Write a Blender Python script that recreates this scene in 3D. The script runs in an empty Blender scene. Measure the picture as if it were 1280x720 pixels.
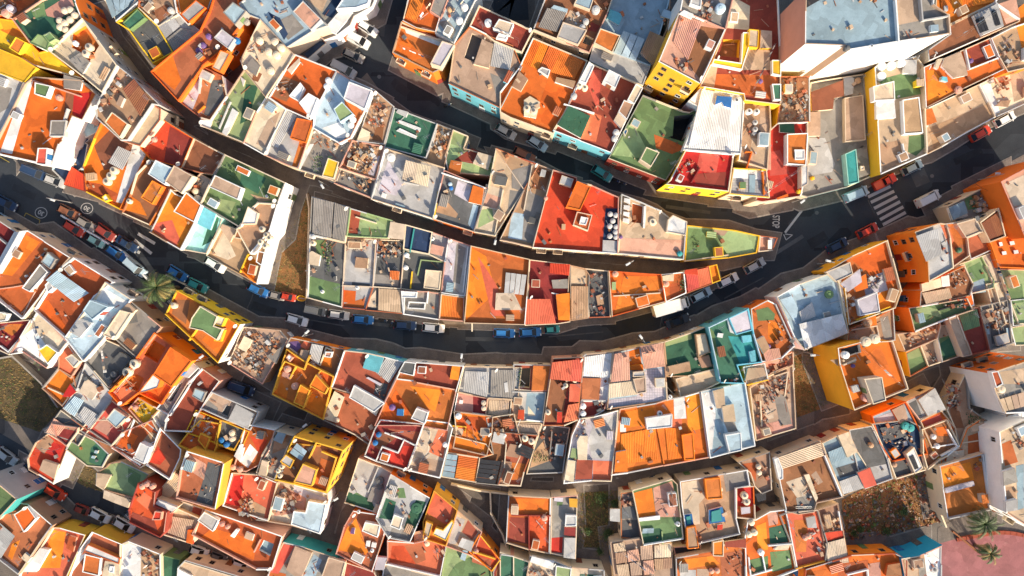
import bpy, bmesh, math, random
from mathutils import Vector, Matrix
from mathutils.geometry import tessellate_polygon
R = math.radians
random.seed(11)
scene = bpy.context.scene
COL = scene.collection

# ---------------------------------------------------------------- camera, sky, sun, exposure
H_CAM = 137.0                       # flight height of the drone, metres
K = 205.5 / 1280.0                  # metres on the ground per photo pixel
cam_d = bpy.data.cameras.new('camera')
cam_d.sensor_width = 36.0
cam_d.lens = 36.0 * H_CAM / 205.5
cam_d.clip_start = 1.0
cam_d.clip_end = 3000.0
cam = bpy.data.objects.new('camera', cam_d)
COL.objects.link(cam)
cam.location = (0, 0, H_CAM)
scene.camera = cam

SUN_EL, SUN_AZ = 25.0, -56.0        # elevation; direction towards the sun counted from +x, photo right
sx = math.cos(R(SUN_EL)) * math.cos(R(SUN_AZ)); sy = math.cos(R(SUN_EL)) * math.sin(R(SUN_AZ)); sz = math.sin(R(SUN_EL))
world = bpy.data.worlds.new('World'); scene.world = world; world.use_nodes = True
nt = world.node_tree
bg = nt.nodes['Background']
sky = nt.nodes.new('ShaderNodeTexSky'); sky.sky_type = 'NISHITA'; sky.sun_disc = False
sky.sun_elevation = R(SUN_EL); sky.sun_rotation = R(90 - SUN_AZ)
sky.dust_density = 2.0; sky.air_density = 1.0
nt.links.new(sky.outputs[0], bg.inputs[0]); bg.inputs[1].default_value = 0.135
sun_d = bpy.data.lights.new('sun', 'SUN'); sun_d.energy = 5.0; sun_d.angle = R(0.5); sun_d.color = (1.0, 0.87, 0.67)
sun = bpy.data.objects.new('sun', sun_d); COL.objects.link(sun)
sun.rotation_euler = Vector((-sx, -sy, -sz)).to_track_quat('-Z', 'Y').to_euler()
scene.view_settings.view_transform = 'Standard'; scene.view_settings.look = 'None'
scene.view_settings.exposure = 0.6; scene.view_settings.gamma = 1.0
scene.render.engine = 'CYCLES'

# ---------------------------------------------------------------- materials
PAL = dict(rd=(.62,.06,.025), dr=(.30,.05,.035), tc=(.56,.145,.035), tl=(.44,.13,.06), oo=(.86,.23,.02), **{'or': (.80,.19,.02)}, do=(.70,.16,.025),
  br=(.30,.115,.055), tn=(.46,.28,.17), cr=(.72,.58,.42), wh=(.82,.81,.79), lg=(.50,.485,.47), gy=(.30,.27,.24), dg=(.13,.13,.13),
  bk=(.035,.035,.04), gn=(.15,.24,.10), lm=(.32,.41,.19), dn=(.05,.15,.09), te=(.05,.33,.33), aq=(.16,.50,.60), bl=(.03,.16,.42),
  lb=(.45,.58,.66), ye=(.85,.50,.03), pk=(.64,.33,.24), sa=(.54,.38,.26), lv=(.56,.51,.56), nv=(.025,.05,.11), co=(.72,.15,.08),
  pu=(.18,.10,.25), mt=(.32,.43,.50), mi=(.35,.66,.58), oc=(.80,.42,.045), am=(.88,.34,.02), ab=(.02,.33,.55), pp=(.33,.12,.13), **{'as': (.032,.036,.042), 'al': (.09,.095,.10)})
MATS = {}
def nodes(m):
    m.use_nodes = True; t = m.node_tree; return t, t.nodes['Principled BSDF']
def ramp(t, a, b, c0=(0,0,0,1), c1=(1,1,1,1)):
    r = t.nodes.new('ShaderNodeValToRGB'); r.color_ramp.elements[0].position = a; r.color_ramp.elements[1].position = b
    r.color_ramp.elements[0].color = c0; r.color_ramp.elements[1].color = c1; return r
def noise(t, vec, scale, detail=4, rough=.6):
    n = t.nodes.new('ShaderNodeTexNoise'); n.inputs['Scale'].default_value = scale
    n.inputs['Detail'].default_value = detail; n.inputs['Roughness'].default_value = rough
    t.links.new(vec, n.inputs['Vector']); return n
def mix(t, f, a, b, mode='MIX'):
    m = t.nodes.new('ShaderNodeMix'); m.data_type = 'RGBA'; m.blend_type = mode
    for s, v in ((m.inputs[0], f), (m.inputs[6], a), (m.inputs[7], b)):
        if hasattr(v, 'node'): t.links.new(v, s)
        else: s.default_value = v
    return m.outputs[2]
def mat(code, kind='roof'):
    """kinds: roof (weathered paint), wall (render), sheet (metal or fibre sheet), tile (square floor tiles), plain"""
    key = code + '_' + kind
    if key in MATS: return MATS[key]
    rgb = PAL[code]; m = bpy.data.materials.new(key); t, p = nodes(m)
    tc = t.nodes.new('ShaderNodeTexCoord'); oi = t.nodes.new('ShaderNodeObjectInfo')
    off = t.nodes.new('ShaderNodeVectorMath'); off.operation = 'MULTIPLY_ADD'
    t.links.new(oi.outputs['Random'], off.inputs[0]); off.inputs[1].default_value = (91, 57, 33)
    t.links.new(tc.outputs['Object'], off.inputs[2]); vec = off.outputs[0]
    dark = tuple(c * .62 for c in rgb) + (1,)
    pale = tuple(min(.85, c * .85 + p_) for c, p_ in zip(rgb, (.13, .09, .06))) + (1,)
    base = rgb + (1,)
    n1 = noise(t, vec, .35, 5, .65); r1 = ramp(t, .38, .66); t.links.new(n1.outputs[0], r1.inputs[0])
    n2 = noise(t, vec, 3.2, 6, .7); r2 = ramp(t, .52, .70); t.links.new(n2.outputs[0], r2.inputs[0])
    n3 = noise(t, vec, 1.1, 5, .7); r3 = ramp(t, .60, .74); t.links.new(n3.outputs[0], r3.inputs[0])
    k = {'roof': (.55, .5, .42), 'wall': (.25, .2, .22), 'sheet': (.30, .3, .4), 'tile': (.25, .2, .2), 'plain': (.15, .1, .1)}[kind]
    def sc(f, v):
        q = t.nodes.new('ShaderNodeMath'); q.operation = 'MULTIPLY'; t.links.new(f, q.inputs[0]); q.inputs[1].default_value = v; return q.outputs[0]
    c = mix(t, sc(r1.outputs[0], k[0]), base, dark)
    c = mix(t, sc(r2.outputs[0], k[1]), c, dark)
    c = mix(t, sc(r3.outputs[0], k[2]), c, pale)
    if kind in ('roof', 'sheet'):
        vo = t.nodes.new('ShaderNodeTexVoronoi'); vo.distance = 'CHEBYCHEV'; vo.inputs['Scale'].default_value = .42
        ro = t.nodes.new('ShaderNodeMapping'); ro.inputs['Rotation'].default_value = (0, 0, .5); t.links.new(vec, ro.inputs['Vector']); t.links.new(ro.outputs[0], vo.inputs['Vector'])
        se = t.nodes.new('ShaderNodeSeparateColor'); t.links.new(vo.outputs['Color'], se.inputs[0])
        rp = ramp(t, .15, .95, (.80, .78, .76, 1), (1.12, 1.12, 1.12, 1)); t.links.new(se.outputs[0], rp.inputs[0])
        c = mix(t, .75, c, mix(t, 1.0, c, rp.outputs[0], 'MULTIPLY'))
        n5 = noise(t, vec, 9, 5, .8); r5 = ramp(t, .56, .68); t.links.new(n5.outputs[0], r5.inputs[0])
        c = mix(t, sc(r5.outputs[0], .6), c, tuple(v * .45 for v in rgb) + (1,))
    hv = t.nodes.new('ShaderNodeHueSaturation'); t.links.new(c, hv.inputs['Color'])
    mr = t.nodes.new('ShaderNodeMapRange'); t.links.new(oi.outputs['Random'], mr.inputs[0])
    mr.inputs[3].default_value = .86; mr.inputs[4].default_value = 1.12; t.links.new(mr.outputs[0], hv.inputs['Value'])
    mh = t.nodes.new('ShaderNodeMapRange'); t.links.new(oi.outputs['Random'], mh.inputs[0])
    mh.inputs[3].default_value = .49; mh.inputs[4].default_value = .51; t.links.new(mh.outputs[0], hv.inputs['Hue'])
    c = hv.outputs[0]
    if kind == 'tile':
        ck = t.nodes.new('ShaderNodeTexBrick'); t.links.new(vec, ck.inputs['Vector']); ck.inputs['Scale'].default_value = 1.0
        ck.inputs['Brick Width'].default_value = .5; ck.inputs['Row Height'].default_value = .5; ck.offset = 0
        ck.inputs['Mortar Size'].default_value = .03; ck.inputs['Color1'].default_value = (1,1,1,1); ck.inputs['Color2'].default_value = (.82,.82,.86,1)
        ck.inputs['Mortar'].default_value = (.5,.5,.5,1)
        c = mix(t, 1.0, c, ck.outputs['Color'], 'MULTIPLY')
    t.links.new(c, p.inputs['Base Color'])
    p.inputs['Roughness'].default_value = {'roof': .8, 'wall': .9, 'sheet': .5, 'tile': .5, 'plain': .6}[kind]
    p.inputs['Specular IOR Level'].default_value = .3
    b = t.nodes.new('ShaderNodeBump'); b.inputs['Strength'].default_value = .35; b.inputs['Distance'].default_value = .04
    t.links.new(n2.outputs[0], b.inputs['Height']); t.links.new(b.outputs[0], p.inputs['Normal'])
    MATS[key] = m; return m
def simple(name, rgb, rough=.6, metal=0.0, coat=0.0, spec=.5):
    if name in MATS: return MATS[name]
    m = bpy.data.materials.new(name); t, p = nodes(m)
    p.inputs['Base Color'].default_value = tuple(rgb) + (1,); p.inputs['Roughness'].default_value = rough
    p.inputs['Metallic'].default_value = metal; p.inputs['Coat Weight'].default_value = coat
    p.inputs['Specular IOR Level'].default_value = spec
    tc = t.nodes.new('ShaderNodeTexCoord'); n = noise(t, tc.outputs['Object'], 6, 3)
    r = ramp(t, .3, .8, tuple(c * .85 for c in rgb) + (1,), tuple(min(1, c * 1.05) for c in rgb) + (1,))
    t.links.new(n.outputs[0], r.inputs[0]); t.links.new(r.outputs[0], p.inputs['Base Color'])
    MATS[name] = m; return m
def ground_mat(name, rgb, rgb2, s1, s2, strength=.5, dist=.03, patches=False):
    m = bpy.data.materials.new(name); t, p = nodes(m); tc = t.nodes.new('ShaderNodeTexCoord'); v = tc.outputs['Object']
    n1 = noise(t, v, s1, 6, .65); n2 = noise(t, v, s2, 4, .7)
    r1 = ramp(t, .4, .62, rgb + (1,), rgb2 + (1,)); t.links.new(n1.outputs[0], r1.inputs[0])
    r2 = ramp(t, .3, .75, (.65,.65,.65,1), (1.2,1.2,1.2,1)); t.links.new(n2.outputs[0], r2.inputs[0])
    c = mix(t, 1.0, r1.outputs[0], r2.outputs[0], 'MULTIPLY')
    if patches:
        vo = t.nodes.new('ShaderNodeTexVoronoi'); vo.inputs['Scale'].default_value = .16; vo.distance = 'CHEBYCHEV'; t.links.new(v, vo.inputs['Vector'])
        r3 = ramp(t, .25, .27, (.62,.62,.64,1), (1,1,1,1))
        sp = t.nodes.new('ShaderNodeSeparateColor'); t.links.new(vo.outputs['Color'], sp.inputs[0]); t.links.new(sp.outputs[0], r3.inputs[0])
        c = mix(t, 1.0, c, r3.outputs[0], 'MULTIPLY')
    t.links.new(c, p.inputs['Base Color']); p.inputs['Roughness'].default_value = .92; p.inputs['Specular IOR Level'].default_value = .2
    b = t.nodes.new('ShaderNodeBump'); b.inputs['Strength'].default_value = strength; b.inputs['Distance'].default_value = dist
    t.links.new(n2.outputs[0], b.inputs['Height']); t.links.new(b.outputs[0], p.inputs['Normal'])
    MATS[name] = m; return m
ground_mat('lane_concrete', (.20,.165,.14), (.14,.12,.105), .25, 5, .5, .03, True)
ground_mat('asphalt', (.056,.063,.073), (.042,.047,.055), .12, 8, .3, .01, True)
ground_mat('pavement_slabs', (.21,.17,.145), (.15,.125,.11), .5, 6)
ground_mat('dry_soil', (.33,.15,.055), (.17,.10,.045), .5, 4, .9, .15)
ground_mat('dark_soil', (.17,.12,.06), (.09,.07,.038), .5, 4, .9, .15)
ground_mat('plaza_pink', (.42,.17,.17), (.34,.13,.14), .2, 5)
simple('glass_dark', (.012,.015,.02), .2, 0, 0, .35)
simple('frame_white', (.7,.7,.68), .5); simple('frame_brown', (.22,.15,.10), .5); simple('line_paint', (.45,.45,.44), .8); simple('line_yellow', (.38,.28,.05), .8)
ground_mat('kerb_stone', (.34,.30,.27), (.26,.23,.20), .8, 6)
simple('tyre', (.02,.02,.02), .9); simple('rim', (.4,.4,.42), .3, .8); simple('lamp_glass', (.75,.75,.7), .2)
simple('tail_red', (.5,.02,.02), .3); simple('steel', (.45,.46,.47), .4, .8); simple('pole_grey', (.4,.4,.4), .5, .3)
simple('bark', (.16,.10,.06), .95); simple('frond', (.06,.10,.022), .6); simple('frond_dry', (.30,.22,.07), .8)
simple('leaf', (.05,.10,.03), .7); simple('grass_dry', (.34,.22,.08), .9); simple('grass_green', (.10,.15,.04), .9)

# ---------------------------------------------------------------- helpers
def W(px, py, h=0.0):
    """photo pixel -> place on the plane h metres above the street"""
    s = (H_CAM - h) / H_CAM * K
    return Vector(((px - 640) * s, (360 - py) * s))
def link(name, me, parent=None, mats=None, loc=None):
    o = bpy.data.objects.new(name, me); COL.objects.link(o)
    if parent is not None: o.parent = parent
    if mats is not None:
        for m in mats: me.materials.append(m if not isinstance(m, str) else MATS[m])
    if loc is not None: o.location = loc
    return o
def mesh(name, vs, fs, mi=None):
    me = bpy.data.meshes.new(name); me.from_pydata([tuple(v) for v in vs], [], fs)
    if mi:
        for p, i in zip(me.polygons, mi): p.material_index = i
    me.update(); return me
def empty(name, loc, label=None, cat=None, group=None, rz=0):
    o = bpy.data.objects.new(name, None); COL.objects.link(o); o.location = loc; o.rotation_euler.z = rz
    o.empty_display_size = .5
    tag(o, label, cat, group); return o
def tag(o, label=None, cat=None, group=None, kind=None):
    if label: o['label'] = label
    if cat: o['category'] = cat
    if group: o['group'] = group
    if kind: o['kind'] = kind
    return o
def copy_tree(o, parent=None):
    c = o.copy(); COL.objects.link(c); c.parent = parent
    for ch in o.children: copy_tree(ch, c)
    return c
def area(P): return .5 * sum(P[i-1][0] * P[i][1] - P[i][0] * P[i-1][1] for i in range(len(P)))
def inside(p, P):
    r = False; j = len(P) - 1
    for i in range(len(P)):
        if (P[i][1] > p[1]) != (P[j][1] > p[1]) and p[0] < (P[j][0] - P[i][0]) * (p[1] - P[i][1]) / (P[j][1] - P[i][1]) + P[i][0]: r = not r
        j = i
    return r
def inset(P, d):
    n = len(P); out = []
    for i in range(n):
        a, b, c = P[i-1], P[i], P[(i+1) % n]
        e1 = (b - a); e2 = (c - b)
        if e1.length < 1e-6 or e2.length < 1e-6: out.append(b.copy()); continue
        e1.normalize(); e2.normalize()
        n1 = Vector((-e1.y, e1.x)); n2 = Vector((-e2.y, e2.x)); m = n1 + n2
        if m.length < .2: out.append(b + n1 * d); continue
        m.normalize(); s = min(d / max(.35, m.dot(n1)), d * 2.2); out.append(b + m * s)
    return out
class MB:
    def __init__(s): s.v = []; s.f = []; s.m = []
    def add(s, vs, fs, mi=0):
        o = len(s.v); s.v += [tuple(v) for v in vs]; s.f += [tuple(i + o for i in f) for f in fs]; s.m += [mi] * len(fs)
    def prism(s, P, z0, z1, mi=0, bottom=False):
        n = len(P); vs = [(p[0], p[1], z0) for p in P] + [(p[0], p[1], z1) for p in P]
        fs = [(i, (i+1) % n, n + (i+1) % n, n + i) for i in range(n)]
        fs += [tuple(n + k for k in t) for t in tri([Vector((p[0], p[1])) for p in P])]
        if bottom: fs += [tuple(reversed(t)) for t in tri([Vector((p[0], p[1])) for p in P])]
        s.add(vs, fs, mi)
    def box(s, c, sz, rz=0, mi=0):
        x, y, z = sz[0] / 2, sz[1] / 2, sz[2]; cr, sr = math.cos(rz), math.sin(rz)
        P = [(c[0] + a * cr - b * sr, c[1] + a * sr + b * cr) for a, b in ((-x,-y),(x,-y),(x,y),(-x,y))]
        vs = [(p[0], p[1], c[2]) for p in P] + [(p[0], p[1], c[2] + z) for p in P]
        s.add(vs, [(0,1,5,4),(1,2,6,5),(2,3,7,6),(3,0,4,7),(4,5,6,7),(3,2,1,0)], mi)
    def cyl(s, c, r, h, n=12, mi=0, r2=None, ax='z'):
        r2 = r if r2 is None else r2; vs = []
        for k, (rr, z) in enumerate(((r, 0), (r2, h))):
            for i in range(n):
                a = 2 * math.pi * i / n; u, v = rr * math.cos(a), rr * math.sin(a)
                vs.append((c[0] + u, c[1] + v, c[2] + z) if ax == 'z' else (c[0] + u, c[1] + z, c[2] + v) if ax == 'y' else (c[0] + z, c[1] + u, c[2] + v))
        s.add(vs, [(i, (i+1) % n, n + (i+1) % n, n + i) for i in range(n)] + [tuple(range(n, 2*n)), tuple(range(n-1, -1, -1))], mi)
    def rod(s, a, b, r, n=5, mi=0):
        a, b = Vector(a), Vector(b); d = (b - a).normalized(); u = d.orthogonal().normalized(); w = d.cross(u); vs = []
        for p in (a, b):
            for i in range(n):
                t = 2 * math.pi * i / n; vs.append(p + u * r * math.cos(t) + w * r * math.sin(t))
        s.add(vs, [(i, (i+1) % n, n + (i+1) % n, n + i) for i in range(n)] + [tuple(range(n-1, -1, -1)), tuple(range(n, 2*n))], mi)
    def mesh(s, name): return mesh(name, s.v, s.f, s.m)
    def build(s, name, mats, parent=None, loc=None): return link(name, s.mesh(name), parent, mats, loc)
def tri(P, holes=()):
    """triangles wound to face up; indices run through the outline and then each hole"""
    loops = [[Vector((p[0], p[1], 0)) for p in P]] + [[Vector((p[0], p[1], 0)) for p in h] for h in holes]
    allv = [v for l in loops for v in l]; out = []
    for t in tessellate_polygon(loops):
        a, b, c = (allv[i] for i in t)
        out.append(tuple(t) if (b - a).cross(c - a).z > 0 else tuple(reversed(t)))
    return out
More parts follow.
